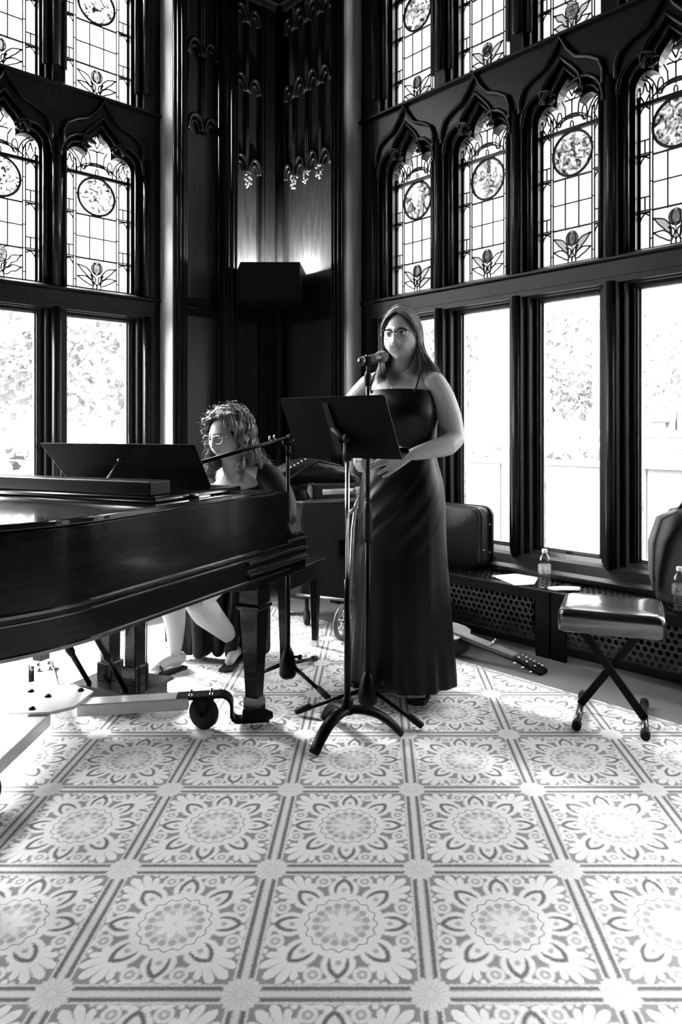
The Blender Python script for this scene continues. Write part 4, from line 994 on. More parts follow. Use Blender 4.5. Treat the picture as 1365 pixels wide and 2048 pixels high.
# ------------------------------------------------------------------ guitar on the floor
g1 = FL(1092, 1334, .035); g0 = FL(912, 1262, .115)
gt = thing('acoustic_guitar', 'acoustic guitar lying flat on the carpet behind the singer, headstock towards the stool', 'guitar', V((g0.x+g1.x)/2, (g0.y+g1.y)/2, 0))
gd = (g1-g0).normalized(); gs = gd.cross(V(0, 0, 1)).normalized(); gu = gs.cross(gd).normalized()
gl = (g1-g0).length; gf = lambda p: g0+gd*p[0]+gs*p[1]+gu*p[2]
m = MB(); A = []; NN = 40
prof = [(0.06, .0), (.055, .07), (.03, .115), (-.02, .138), (-.07, .135), (-.12, .115), (-.16, .108), (-.21, .125), (-.27, .165), (-.33, .19), (-.39, .185), (-.43, .14), (-.45, .07), (-.455, 0)]
half = prof; full = half+[(x, -y) for x, y in half[-2:0:-1]]
dz = -.012
m.prism(full, gf, dz-.095, dz); body = obj('guitar_body', m, mat('guitar_sides', .02, .25, coat=.4), gt, bevel=.004)
m = MB(); m.prism([(x*.985-.002, y*.97) for x, y in full], gf, dz, dz+.003); m2 = obj('soundboard', m, GUITOP, gt)
m = MB(); m.lathe([(.05, 0), (.05, .002)], gf(V(-.09, 0, dz+.003)), gu, 24, False); obj('sound_hole', m, BLACK, gt)
m = MB(); m.prism([(.0, -.028), (gl-.17, -.022), (gl-.17, .022), (.0, .028)], gf, -.020, -.002); m.tube([gf(V(.03, 0, -.022)), gf(V(gl-.15, 0, -.018))], .018, 10); obj('neck', m, mat('guitar_neck', .05, .3), gt)
m = MB(); m.prism([(-.03, -.027), (gl-.17, -.021), (gl-.17, .021), (-.03, .027)], gf, -.002, .004)
nk = obj('fretboard', m, mat('pale_fretboard', .30, .3), gt)
m = MB()
for j in range(15): x_ = .02+(gl-.20)*(1-2**(-(j)/9)); m.box((gl-.17-x_-.001, -.021, .004), (gl-.17-x_+.001, .021, .0055), gf)
for j in range(6): m.tube([gf(V(-.18, -.018+j*.0072, .010)), gf(V(gl-.17, -.018+j*.0072, .007)), gf(V(gl-.06, -.022+j*.0088, -.012))], .0008, 4)
obj('strings_and_frets', m, STRING, gt)
m = MB(); m.prism([(gl-.17, -.022), (gl-.15, -.034), (gl-.01, -.040), (gl, -.03), (gl, .03), (gl-.01, .040), (gl-.15, .034), (gl-.17, .022)], lambda p: gf(V(p[0], p[1], p[2]-(p[0]-gl+.17)*.12)), -.018, -.002); obj('headstock', m, BLACK, gt, bevel=.002)
for j in range(3):
    for sg in (-1, 1):
        m = MB(); x_ = gl-.135+j*.045; q = gf(V(x_, sg*.022, -.002-(.035+j*.045)*.12)); m.tube([q, q+gu*.016], .004, 8); q2 = gf(V(x_, sg*.040, -.012-(.035+j*.045)*.12)); m.tube([q2, q2+gs*sg*.018], .003, 6); m.ball(q2+gs*sg*.022, (.008, .008, .006), 8, 6)
        obj('tuning_peg', m, CHROME, gt)
m = MB(); x_ = gl-.30; m.tube([gf(V(x_, -.03, -.02)), gf(V(x_, -.030, .012)), gf(V(x_, .030, .012))], .006, 8); m.tube([gf(V(x_, .02, .012)), gf(V(x_+.02, .045, .035)), gf(V(x_+.03, .035, .055))], .007, 8); m.tube([gf(V(x_, -.03, -.02)), gf(V(x_-.02, -.04, -.045))], .006, 8)
tag(obj('guitar_capo', m, CHROME), 'small dark metal capo clamped on the guitar neck', 'capo')
m = MB(); m.box((-.30, -.10, -.115), (-.18, .10, -.107), gf)

# ------------------------------------------------------------------ speaker cabinet, bag and trolley in the corner
yc = 4.25
c0 = P(607, 1006, yc); c1 = P(722, 998, yc+.10)
ca = V(c0.x, c0.y, 0); cdir = (V(c1.x, c1.y, 0)-ca).normalized(); cn = V(-cdir.y, cdir.x, 0)
CW = .46; CD = .40; CT = .755
cbf = lambda p: ca+cdir*p[0]+cn*p[1]+V(0, 0, p[2])
cab = thing('speaker_cabinet', 'large black carpeted speaker cabinet with metal grille behind the piano bench', 'speaker', cbf((.2, .2, 0)))
m = MB(); m.prism([(0, 0), (CW, 0), (CW, CD), (-.12, CD), (-.12, .09)], cbf, .17, CT); obj('cabinet', m, mat('speaker_carpet_covering', .008, .9), cab, bevel=.006)
m = MB(); m.prism([(-.005, -.006), (CW+.01, -.006), (CW+.01, CD), (-.13, CD), (-.13, .085)], cbf, CT, CT+.014); obj('top_plate', m, mat('worn_top_plate', .12, .3, spec=.8), cab, bevel=.003)
ga, gb = cbf(V(-.118, .088, 0)), cbf(V(-.004, .002, 0)); gdv = (gb-ga).normalized(); gnn = V(gdv.y, -gdv.x, 0)
g = lattice(None, 0, 1, lambda p: ga+gdv*p[0]+gnn*(.004+p[2])+V(0, 0, .20+p[1]), (gb-ga).length, .52, .013, .003); obj('grille', g, mat('perforated_grille', .05, .5, metal=.4), cab)
m = MB(); m.box((.22, -.004, .42), (.34, .004, .52), cbf); m.box((.22, -.010, .405), (.34, .0, .412), cbf); obj('recessed_handle', m, BLACK, cab, bevel=.003)
for a, b in ((.03, .05), (CW-.05, .05), (-.06, CD-.05), (CW-.05, CD-.05)): m = MB(); m.lathe([(.01, -.015), (.045, -.015), (.05, 0), (.045, .015), (.01, .015)], cbf(V(a, b, .05)), cdir, 16); m.tube([cbf(V(a, b, .05)), cbf(V(a, b, .17))], .012, 6); obj('caster', m, RUBBER, cab)
# duffel bag on the cabinet
dg = thing('duffel_bag', 'rumpled black bag lying on top of the speaker cabinet', 'bag', cbf((.14, .2, CT+.014)))
m = MB(); rings = []; rn = random.Random(4); NR = 22
for i in range(NR+1):
    t = i/NR; x_ = -.20+.62*t; hgt = .01+.175*sin(pi*min(1, t*1.05))**.55*(1-.32*t); wd = .14*sin(pi*(.06+.88*t))**.4
    ring = []
    for k in range(28):
        a = 2*pi*k/28; rr_ = 1+.035*sin(7*a+9*t)+.03*sin(13*t*6+3*a)+.02*rn.random()
        zz = max(-.0, .5+.5*sin(a)*rr_) ; ring.append(cbf(V(x_+.01*sin(5*a+t*8), .20+wd*cos(a)*rr_, CT+.104+hgt*(zz*1.0)**.9)))
    rings.append(ring)
m.loft(rings); obj('bag_body', m, NYLON, dg)
m = MB(); m.tube([cbf(V(-.18, .10, CT+.07)), cbf(V(-.10, .05, CT+.13)), cbf(V(.0, .04, CT+.20)), cbf(V(.10, .06, CT+.25)), cbf(V(.25, .08, CT+.22))], [.012, .016, .016, .016, .012], 8, flat=.4); obj('bag_strap', m, NYLON, dg)
for j in range(6): m = MB(); m.ball(cbf(V(-.09+.022*j, .045, CT+.205+.012*j)), .006, 6, 5); obj('bag_rivet', m, CHROME, dg)
m = MB(); m.lathe([(.018, 0), (.018, .008)], cbf(V(.28, .075, CT+.16)), cn*-1, 14); obj('bag_badge', m, RUBBER, dg)
m = MB(); m.lathe([(.075, 0), (.082, .01), (.062, .05), (.070, .085), (.078, .09)], cbf(V(-.02, .11, CT+.014)), n=22)
tag(obj('round_stand', m, BLACK), 'small dark waisted cylinder under the left end of the black bag', 'stand')
m = MB(); m.tube([cbf(V(.12, .0, CT+.065)), cbf(V(.33, -.03, CT+.07))], .017, 12); m.tube([cbf(V(.32, -.03, CT+.07)), cbf(V(.40, -.035, CT+.073))], .026, 12)
tag(obj('tube_handle', m, mat('pale_rolled_tube', .35, .3)), 'rolled tube with a grey end lying along the cabinet top', 'tube')
m = MB(); m.box((.08, .10, CT+.014), (.36, .34, CT+.100), cbf); tag(obj('flat_case', m, CLOTHB, bevel=.008), 'flat dark case between the speaker cabinet top and the black bag', 'case')
# hand trolley with a spoked wheel
tw = FL(688, 1276); wy = tw.y-.05; wc = P(689, 1239, wy); wc.z = .105
ty = thing('hand_trolley', 'folding hand trolley with a spoked wheel beside the speaker cabinet', 'trolley', V(wc.x, wc.y, 0))
wa = V(.86, -.5, 0).normalized()
m = MB(); R_ = .105
ringp = []
per = V(-wa.y, wa.x, 0)
m.tube([wc+(per*cos(2*pi*i/36)+V(0, 0, 1)*sin(2*pi*i/36))*(R_-.014) for i in range(37)], .014, 10, caps=False); wh = obj('tyre', m, mat('grey_tyre', .10, .5), ty)
m = MB()
m.lathe([(.02, -.02), (.022, .02)], wc, wa, 14)
for i in range(7): a = 2*pi*i/7; m.tube([wc, wc+(per*cos(a)+V(0, 0, 1)*sin(a))*(R_-.02)], .006, 6)
m.tube([wc+(per*cos(2*pi*i/24)+V(0, 0, 1)*sin(2*pi*i/24))*(R_-.028) for i in range(25)], .005, 6, caps=False); obj('wheel_hub', m, CHROME, ty)
fr1 = wc+wa*-.03
m = MB(); tpz = P(700, 1060, wy+.05)
m.tube([fr1, P(700, 1190, wy), P(706, 1060, wy+.05), P(712, 1010, wy+.1), P(722, 990, wy+.12), P(735, 985, wy+.14)], .011, 10); m.tube([P(697, 1028, wy+.05), P(716, 1012, wy+.05)], .012, 8); m.tube([P(560, 1185, wy+.4), P(690, 1200, wy), P(735, 1190, wy)], .009, 8)
obj('trolley_frame', m, mat('worn_metal_tube', .18, .35, metal=.7, noise=.4), ty)
m = MB(); q = P(722, 1100, wy+.12); m.box((q.x-.05, q.y, .22), (q.x+.10, q.y+.12, .70)); tag(obj('equipment_case', m, NYLON, bevel=.02), 'tall narrow black case standing between trolley and singer', 'case')
# ------------------------------------------------------------------ people
def head_mesh(m, fr, sc_=1.0, nose=1.0, smile=0.0, NU=72, NV=64):
    """closed head surface; local x to the person's left, y forward, z up"""
    def g(x, s): return exp(-(x/s)**2)
    rings = []
    for j in range(NV+1):
        t = pi*j/NV; st = max(sin(t), 1e-4); ring = []
        for i in range(NU):
            a = 2*pi*i/NU; nx, ny, nz = st*cos(a), st*sin(a), -cos(t)
            x, y, z = nx*.0775, ny*.094, nz*.114
            if z < 0:
                q = min(1, -z/.114); x *= 1-.15*q**1.6
                if ny < 0: y *= 1-.42*q**1.2
                else: y *= 1-.05*q
                x *= 1+.10*g(z+.045, .03)*(1 if ny > -.3 else .3)
            if ny > 0:
                fy = 0
                fy += -.0035*g(z-.055, .03)*ny
                fy += .005*g(z-.024, .010)*g(abs(x)-.028, .022)
                fy += -.013*g(z-.002, .013)*g(abs(x)-.031, .015)
                fy += .006*g(z-.003, .006)*g(abs(x)-.031, .012)
                rz = max(0, min(1, (.020-z)/.055)); 
                if -.052 < z < .03: fy += nose*(.006+.018*rz**1.3)*g(x, .0085+.006*rz)*(1 if z > -.036 else g(z+.036, .008))
                fy += .007*nose*g(z+.036, .008)*g(abs(x)-.013, .007)
                fy += .004*g(abs(x)-.042, .018)*g(z+.022, .02)
                lipc = z+.058-smile*(x/.022)**2*.004
                fy += .0085*g(lipc-.006, .005)*g(x, .020)+.009*g(lipc+.007, .006)*g(x, .018)-.004*g(lipc, .0022)*g(x, .022)
                fy += .004*g(z+.060, .022)*g(x, .03)
                fy += -.004*g(z+.078, .007)*g(x, .02)
                fy += .009*g(z+.098, .016)*g(x, .024)
                fy += .006*g(abs(x)-.034, .015)*g(z+.055, .02)*(.6+smile)
                y += fy
            ring.append(fr(V(x, y, z)*sc_))
        rings.append(ring)
    m.loft(rings)
    for sg in (-1, 1):
        m.ball(fr(V(sg*.073, -.012, -.006)*sc_), (.010, .018, .030), 12, 10, fr=lambda p: fr(p)-fr(V(0, 0, 0)))
def capsule(m, pts, rs, n=16, flat=1.0):
    P_ = [Vector(p) for p in pts]; d0 = (P_[0]-P_[1]).normalized(); d1 = (P_[-1]-P_[-2]).normalized()
    A, R = [], []
    for k in (1.0, .8, .45): A.append(P_[0]+d0*rs[0]*k); R.append(rs[0]*sqrt(max(.02, 1-k*k)))
    A += P_; R += list(rs)
    for k in (.45, .8, 1.0): A.append(P_[-1]+d1*rs[-1]*k); R.append(rs[-1]*sqrt(max(.02, 1-k*k)))
    m.tube(A, R, n, flat=flat)
def smoothpts(pts, k=4):
    pts = [Vector(p) for p in pts]; out = []
    for i in range(len(pts)-1):
        p0, p1, p2, p3 = pts[max(i-1, 0)], pts[i], pts[i+1], pts[min(i+2, len(pts)-1)]
        for j in range(k):
            t = j/k; out.append(.5*((2*p1)+(p2-p0)*t+(2*p0-5*p1+4*p2-p3)*t*t+(3*p1-p0-3*p2+p3)*t**3))
    out.append(pts[-1]); return out
def interp(rs, k=4):
    out = []
    for i in range(len(rs)-1):
        for j in range(k): out.append(rs[i]+(rs[i+1]-rs[i])*j/k)
    return out+[rs[-1]]
def limb(m, pts, rs, k=4, n=18): capsule(m, smoothpts(pts, k), interp(rs, k), n)
def hand(m, wrist, kn, mids, tips, thumb, rp=.0135, rf=.0082):
    for kp in kn: capsule(m, [wrist, wrist.lerp(kp, .55), kp], [.017, rp, rf+.0018], 10)
    for a in range(3): capsule(m, [kn[a].lerp(kn[a+1], .5)*.6+wrist*.4, kn[a].lerp(kn[a+1], .5)], [.014, .010], 10)
    for kp, mp, tp in zip(kn, mids, tips): capsule(m, [kp, mp, mp.lerp(tp, .55), tp], [rf+.001, rf, rf*.92, rf*.78], 10)
    capsule(m, thumb, [.013, .0105, .0095, .008][:len(thumb)], 10)
def remesh(name, mb, m, parent, vox=.004, it=4, tone=None, fac=.5):
    o = obj('t', mb, None); r = o.modifiers.new('r', 'REMESH'); r.mode = 'VOXEL'; r.voxel_size = vox; r.use_smooth_shade = True
    s_ = o.modifiers.new('s', 'SMOOTH'); s_.factor = fac; s_.iterations = it
    dg = bpy.context.evaluated_depsgraph_get(); me = bpy.data.meshes.new_from_object(o.evaluated_get(dg)); me.name = name
    bpy.data.objects.remove(o); me.materials.clear(); me.materials.append(m)
    me.polygons.foreach_set('use_smooth', [True]*len(me.polygons))
    if tone:
        at = me.color_attributes.new('Tone', 'FLOAT_COLOR', 'POINT'); buf = []
        for v in me.vertices: t = tone(v.co); buf += [t, t, t, 1]
        at.data.foreach_set('color', buf)
    o = bpy.data.objects.new(name, me); COL.objects.link(o); o.parent = parent; o.matrix_parent_inverse = Matrix.Translation(parent.location).inverted()
    return o
def frame(o, fwd, pitch=0.0, roll=0.0):
    f = V(fwd[0], fwd[1], 0).normalized(); l = V(-f.y, f.x, 0)
    # left of a person facing f
    l = V(0, 0, 1).cross(f).normalized()
    M = Matrix((l, f, V(0, 0, 1))).transposed()
    M = M @ Matrix.Rotation(pitch, 3, 'X') @ Matrix.Rotation(roll, 3, 'Y')
    return lambda p: Vector(o)+M @ Vector(p)
EYEW = mat('eye_white', .55, .15, spec=.7); IRIS = mat('iris', .03, .1, spec=.8); BROW = mat('brow_hair', .06, .6)
LENS = glass_mat('spectacle_lens', .93, .09)
def face_parts(hf, parent, iny=.0765, look=(0, 0)):
    for sg in (-1, 1):
        c = V(sg*.031, iny, .003)
        m = MB(); m.ball(hf(c), .0118, 16, 12); ey = obj('eyeball', m, EYEW, parent)
        m = MB(); d = V(look[0], 1, look[1]).normalized(); fo = hf(c+d*.0090)
        ax = (hf(c+d)-hf(c)).normalized(); m.lathe([(.0055, 0), (.0052, .0022), (.0030, .0034), (.0001, .0036)], fo, ax, 14); o = obj('iris', m, IRIS, ey); o.matrix_parent_inverse = Matrix.Identity(4)
        m = MB(); pts = [hf(V(sg*(.031+x), iny+.0125-abs(x)*.30, .006+.006*cos(x/.0155*1.5))) for x in (-.015, -.010, -.005, 0, .005, .010, .015)]
        m.tube(pts, [.0008, .0016, .0019, .0019, .0019, .0016, .0008], 6)
        obj('upper_lashes', m, BROW, parent)
        m = MB(); pts = [hf(V(sg*(.012+.034*t), iny+.0205-.020*t*t, .0215+.006*sin(pi*min(1, t*1.15))-.002*t)) for t in (0, .2, .4, .6, .8, 1)]
        m.tube(pts, [.0018, .0026, .0028, .0024, .0017, .0008], 6, flat=.6); obj('eyebrow', m, BROW, parent)
def spectacles(hf, label, browbar, loc, y0=.1035):
    t = thing('eyeglasses', label, 'glasses', loc)
    def lp(sg, a, k=1.0):
        rx, rz = .0265, (.0190 if sin(a) > 0 else .0215); ca, sa = cos(a), sin(a)
        return hf(V(sg*.0335+rx*k*(abs(ca)**.85)*(1 if ca > 0 else -1), y0-.10*(abs(sg*.0335+rx*ca))**1*.16, .001+rz*k*(abs(sa)**.85)*(1 if sa > 0 else -1)))
    m = MB(); 
    for sg in (-1, 1): m.tube([lp(sg, 2*pi*i/28) for i in range(29)], .0009, 6, caps=False)
    m.tube([hf(V(-.008, y0, .006)), hf(V(0, y0+.002, .009)), hf(V(.008, y0, .006))], .0012, 6); obj('wire_rim', m, CHROME, t)
    if browbar:
        m = MB()
        for sg in (-1, 1): m.tube([lp(sg, radians(a)) if sg > 0 else lp(sg, radians(180-a)) for a in range(172, 14, -14)], [.0012]+[.0022]*9+[.0028]*2 if False else .0032, 8)
        obj('brow_bar', m, BLACK, t)
    m = MB()
    for sg in (-1, 1): m.tube([hf(V(sg*.0595, y0-.004, .011)), hf(V(sg*.069, y0-.016, .012)), hf(V(sg*.0775, .0, .006)), hf(V(sg*.077, -.02, -.004))], [.0024, .0018, .0014, .0012], 6)
    obj('temple_arm', m, BLACK if browbar else CHROME, t)
    for sg in (-1, 1):
        m = MB(); pts = [lp(sg, 2*pi*i/28, .98) for i in range(28)]; m.add(pts, [tuple(range(28))]); obj('lens', m, LENS, t)
    return t
def hair_strands(m, hf, dims, n, root_f, root_b, alpha_f, drop, rnd, rad=.0011, curl=0.0, cper=.05, side=None, lift=.0, seg=7, nc=170):
    a_, b_, c_, oy, oz = dims
    for k in range(n):
        ck = k % nc; cr = random.Random(ck*77+5); sg = side if side else (1 if cr.random() < .5 else -1)
        t = min(1, max(0, cr.random()+rnd.gauss(0, .009))); th0 = radians(root_f+(root_b-root_f)*t)        # angle from vertical, + forward
        r0 = V(.012*sg, sin(th0), cos(th0)).normalized()
        al = radians(alpha_f+(178-alpha_f)*t**.85); te = radians(96)
        r1 = V(sg*sin(al)*sin(te), cos(al)*sin(te), cos(te))
        lf = 1+lift*cr.random()+rnd.uniform(-.012, .012)
        pts = []
        for i in range(seg+1):
            q = i/seg; d = (r0*(1-q)+r1*q).normalized(); lf2 = lf+.03*sin(pi*min(1, q*1.3))*(i > 0); pts.append(hf(V(d.x*a_*lf2, oy+d.y*b_*lf2, oz+d.z*c_*lf)))
        E = pts[-1]; T = drop(sg, t, cr)+V(rnd.gauss(0, .004), rnd.gauss(0, .004), rnd.gauss(0, .010)); L = (T-E).length
        dn = V(0, 0, -1)*L*.42; c1 = E+dn+ (pts[-1]-pts[-2])*.4; c2 = T-(V(T.x-E.x, T.y-E.y, 0)*.25)+V(0, 0, L*.22)
        m_ = 9 if not curl else 16
        for i in range(1, m_+1):
            q = i/m_; pts.append(E*(1-q)**3+c1*3*q*(1-q)**2+c2*3*q*q*(1-q)+T*q**3)
        if curl:
            ph = cr.uniform(0, 6.28)+rnd.gauss(0, .45); s_ = 0; out = []
            pts = smoothpts(pts, 3)
            for i, p in enumerate(pts):
                if i: s_ += (pts[i]-pts[i-1]).length
                A = curl*min(1, s_/.06); w_ = 2*pi*s_/cper+ph
                d = (pts[min(i+1, len(pts)-1)]-pts[max(i-1, 0)]).normalized(); u1 = d.orthogonal().normalized(); u2 = d.cross(u1)
                u1 = (V(1, 0, 0)-d*d.x).normalized(); u2 = d.cross(u1)
                out.append(p+u1*A*cos(w_)+u2*A*sin(w_))
            pts = out
        N_ = len(pts)
        m.tube(pts, [rad*(1.0 if i < N_*.6 else 1-.8*(i/N_-.6)/.4) for i in range(N_)], 3, caps=False)
def hair_cap(m, hf, dims, root_f, root_b, alpha_f, k=.985, NT=22, NQ=14, low=96):
    a_, b_, c_, oy, oz = dims
    for sg in (-1, 1):
        vs = []
        for i in range(NT+1):
            t = i/NT; th0 = radians(root_f+(root_b-root_f)*t); r0 = V(0, sin(th0), cos(th0)); al = radians(alpha_f+(180-alpha_f)*t**.85); te = radians(low)
            r1 = V(sg*sin(al)*sin(te), cos(al)*sin(te), cos(te))
            for j in range(NQ+1):
                q = j/NQ; d = (r0*(1-q)+r1*q).normalized(); vs.append(hf(V(d.x*a_*k, oy+d.y*b_*k, oz+d.z*c_*k)))
        fs = [(i*(NQ+1)+j, (i+1)*(NQ+1)+j, (i+1)*(NQ+1)+j+1, i*(NQ+1)+j+1) for i in range(NT) for j in range(NQ)]
        m.add(vs, fs, True)

# ---------------- the standing singer
FW = V(-.42, -.91, 0).normalized(); SC = V(.105, 3.15, 0); sgf = frame(SC, FW)
singer = thing('person', 'woman standing and singing in a long strapless-style black gown, hands together at her waist', 'person', SC)
hcS = V(.108, 3.125, 1.618); hS = frame(hcS, (-.36, -.93), pitch=radians(-1), roll=radians(-3))
m = MB()
head_mesh(m, hS, 1.0, nose=.95, smile=.9)
def ring(fr, z, a, b, yo=0.0, xo=0.0, n=32, e=2.3):
    out = []
    for i in range(n):
        t = 2*pi*i/n; c, s_ = cos(t), sin(t)
        out.append(fr(V(xo+a*abs(c)**(2/e)*(1 if c > 0 else -1), yo+b*abs(s_)**(2/e)*(1 if s_ > 0 else -1), z)))
    return out
tor = [(.86, .17, .12, -.01), (.95, .175, .12, -.01), (1.05, .14, .105, 0), (1.12, .133, .10, 0), (1.20, .145, .11, .01), (1.27, .155, .128, .022), (1.32, .158, .120, .015), (1.36, .162, .098, .0), (1.40, .160, .080, -.01), (1.43, .135, .068, -.015), (1.455, .095, .058, -.018), (1.475, .060, .050, -.015)]
m.loft([ring(sgf, z, a, b, yo) for z, a, b, yo in tor])
limb(m, [sgf((0, -.015, 1.42)), sgf((0, -.005, 1.48)), hS((0, -.02, -.06))], [.060, .050, .050], 3, 20)
for sg in (-1, 1): limb(m, [sgf((sg*.03, -.02, 1.468)), sgf((sg*.09, -.018, 1.445)), sgf((sg*.15, -.012, 1.415))], [.036, .036, .044], 3)
# left arm (image right)
wl = P(828, 908, 2.965)
limb(m, [sgf((.158, -.005, 1.405)), V(.285, 3.085, 1.34), V(.318, 3.085, 1.25), V(.335, 3.07, 1.165)], [.053, .056, .054, .047])
limb(m, [V(.335, 3.07, 1.165), V(.300, 3.035, 1.135), V(.235, 3.0, 1.118), wl], [.046, .047, .040, .027])
lp = lambda u, v, y=2.945: P(u, v, y)
hand(m, wl, [lp(779, 916), lp(776, 925), lp(780, 934), lp(788, 940)], [lp(758, 921), lp(757, 931), lp(765, 943), lp(776, 949)], [lp(744, 929.5), lp(743, 937), lp(756, 948), lp(768, 953)], [lp(814, 905), lp(800, 897, 2.93), lp(786, 895, 2.925), lp(774, 899, 2.925)])
# right arm (image left)
wr = P(716, 902, 3.03)
limb(m, [sgf((-.158, -.005, 1.405)), V(-.100, 3.245, 1.33), V(-.140, 3.235, 1.23), V(-.150, 3.19, 1.15)], [.053, .056, .052, .046])
limb(m, [V(-.150, 3.19, 1.15), V(-.135, 3.13, 1.13), V(-.108, 3.07, 1.115), wr], [.045, .045, .036, .027])
rp_ = lambda u, v, y=2.965: P(u, v, y)
hand(m, wr, [rp_(713, 919), rp_(712, 927), rp_(715, 934), rp_(720, 940)], [rp_(725, 921, 2.945), rp_(724, 929, 2.945), rp_(726, 936, 2.945), rp_(729, 942, 2.95)], [rp_(737, 927, 2.945), rp_(736, 934, 2.945), rp_(737, 940, 2.945), rp_(736, 945, 2.95)], [rp_(722, 905, 3.0), rp_(728, 908, 2.975), rp_(735, 914, 2.96), rp_(740, 920, 2.955)])
# legs and feet
tR, tL = FL(712, 1374), FL(832, 1409)
feet = []
for hip, toe in ((sgf((.09, 0, .90)), tL), (sgf((-.09, 0, .90)), tR)):
    fd = V(-.30, -.95, 0).normalized() if toe is tL else V(-.45, -.89, 0).normalized(); sd = V(-fd.y, fd.x, 0)
    ank = toe-fd*.165+V(0, 0, .115); heel = toe-fd*.205+V(0, 0, .060); ball_ = toe-fd*.055+V(0, 0, .042)
    limb(m, [hip, hip.lerp(ank, .5)+fd*.01, hip.lerp(ank, .72)-fd*.02, ank], [.085, .055, .05, .032])
    limb(m, [heel, ank.lerp(ball_, .5)+V(0, 0, -.012), ball_], [.028, .029, .024])
    for i, o_ in enumerate((-.030, -.013, .002, .016, .029)):
        L_ = (.048, .047, .042, .036, .028)[i if toe is tR else i]; o2 = o_*(1 if toe is tR else -1)*-1
        b0_ = ball_+sd*o2*.9-fd*.01; capsule(m, [b0_, b0_+fd*L_*.5+V(0, 0, -.002), toe-fd*(.055-L_)+sd*o2+V(0, 0, .031)], [.013, .010, .0095 if i else .012], 10)
    feet.append((toe, fd, sd))
def toneS(co):
    q = hS_inv(co); t = .46
    if abs(q.x) < .024 and abs(q.z+.058) < .014 and q.y > .07:
        lx = 1-(q.x/.026)**2
        if lx > 0 and abs(q.z+.0585) < .0115*lx**.6: t = .29
    if q.y > .06 and abs(abs(q.x)-.040) < .016 and abs(q.z+.025) < .015: t = .43
    return t
def inv_frame(fr):
    o = fr(V(0, 0, 0)); ax = [fr(V(*e))-o for e in ((1, 0, 0), (0, 1, 0), (0, 0, 1))]
    return lambda p: V(*[(p-o).dot(a) for a in ax])
hS_inv = inv_frame(hS)
remesh('body', m, SKIN, singer, .0032, 3, toneS)
face_parts(hS, singer, look=(-.25, .05))
spectacles(hS, 'half-rimmed eyeglasses with dark brow bar worn by the standing singer', True, hcS)
# hair
rnd = random.Random(5); dS = (.088, .105, .121, -.006, .006)
def dropS(sg, t, r):
    if sg > 0:    # falls behind her left shoulder
        w_ = r.random()
        return P(812+76*w_*(1-.15*t), 738+16*r.random()+10*w_, 3.07+.15*t+.03*r.random())
    w_ = r.random()
    if t < .62: return P(750+22*w_, 752+18*r.random()-10*w_, 3.07+.05*t)
    return P(770+45*w_, 750+15*r.random(), 3.28)
m = MB(); hair_cap(m, hS, dS, 40, -75, 74, low=112); obj('hair_underlayer', m, HAIRU, singer)
m = MB(); hair_strands(m, hS, dS, 3000, 40, -75, 70, dropS, rnd, rad=.0009, lift=.05, nc=150)
hair_strands(m, hS, dS, 60, 40, -60, 76, lambda sg, t, r: dropS(sg, t, r)+V(r.uniform(-.03, .03), 0, r.uniform(-.01, .03)), rnd, rad=.0005, lift=.14)
obj('hair', m, HAIR1, singer)
# gown
m = MB(); NZ, NP = 90, 144
zk = [(1.368, .163, .106, .004), (1.33, .172, .128, .016), (1.27, .176, .142, .024), (1.20, .166, .130, .014), (1.12, .158, .122, .006), (1.06, .166, .130, .0), (.97, .188, .148, -.006), (.88, .198, .155, -.006), (.70, .205, .160, -.005), (.45, .222, .180, -.005), (.20, .240, .198, -.008), (.085, .250, .205, -.01)]
def lerpk(z):
    for i in range(len(zk)-1):
        if zk[i][0] >= z >= zk[i+1][0]:
            t = (zk[i][0]-z)/(zk[i][0]-zk[i+1][0]); q = [zk[max(i-1, 0)], zk[i], zk[i+1], zk[min(i+2, len(zk)-1)]]
            h = [zk[j][0] for j in (max(i-1, 0), i, i+1, min(i+2, len(zk)-1))]; out = []
            for k in range(1, 4):
                d1 = (q[2][k]-q[0][k])/(h[0]-h[2])*(h[1]-h[2]); d2 = (q[3][k]-q[1][k])/(h[1]-h[3])*(h[1]-h[2])
                out.append((2*t**3-3*t*t+1)*q[1][k]+(t**3-2*t*t+t)*d1+(3*t*t-2*t**3)*q[2][k]+(t**3-t*t)*d2)
            return out
    return zk[-1][1:]
rings = []
for j in range(NZ+1):
    z = 1.368-(1.368-.085)*j/NZ; a, b, yo = lerpk(z); rg = []
    for i in range(NP):
        t = 2*pi*i/NP; c, s_ = cos(t), sin(t); k = 1.0
        low = max(0, min(1, (1.0-z)/.9))
        k += low*(.028*sin(11*t+.6)+.018*sin(19*t+2+z*.7)+.022*sin(7*t+1.2))*low
        # gathered swags running from her left hip round the front
        if .62 < z < 1.12:
            ph = (t-.25) ; wv = z+.20*ph if 0 < t < 3.4 else z
            amp = .016*sin(pi*(z-.62)/.5)*(1 if 0.0 < t < 3.0 else 0)*sin(min(1, max(0, t/3.0))*pi)
            k += amp*sin(wv*62)+.4*amp*sin(wv*101+1)
        if 1.10 < z < 1.34: k += .004*sin(z*150+2*sin(t*2))*sin(pi*(z-1.1)/.24)**2
        zz = z-(.018*s_ if j == NZ else 0); hem = .03*(1-low) if 0 else 0
        rg.append(sgf(V(a*k*abs(c)**.92*(1 if c > 0 else -1), yo+b*k*abs(s_)**.92*(1 if s_ > 0 else -1), z+(.012*abs(s_)*(1 if s_ > 0 else 0) if j == 0 else 0))))
    rings.append(rg)
inner = [[p+(sgf(V(0, 0, p.z))-p)*.02 for p in rg] for rg in rings[::-1]]
m.loft(rings+inner, caps=False)
dress = obj('gown', m, SATIN, singer)
m = MB()
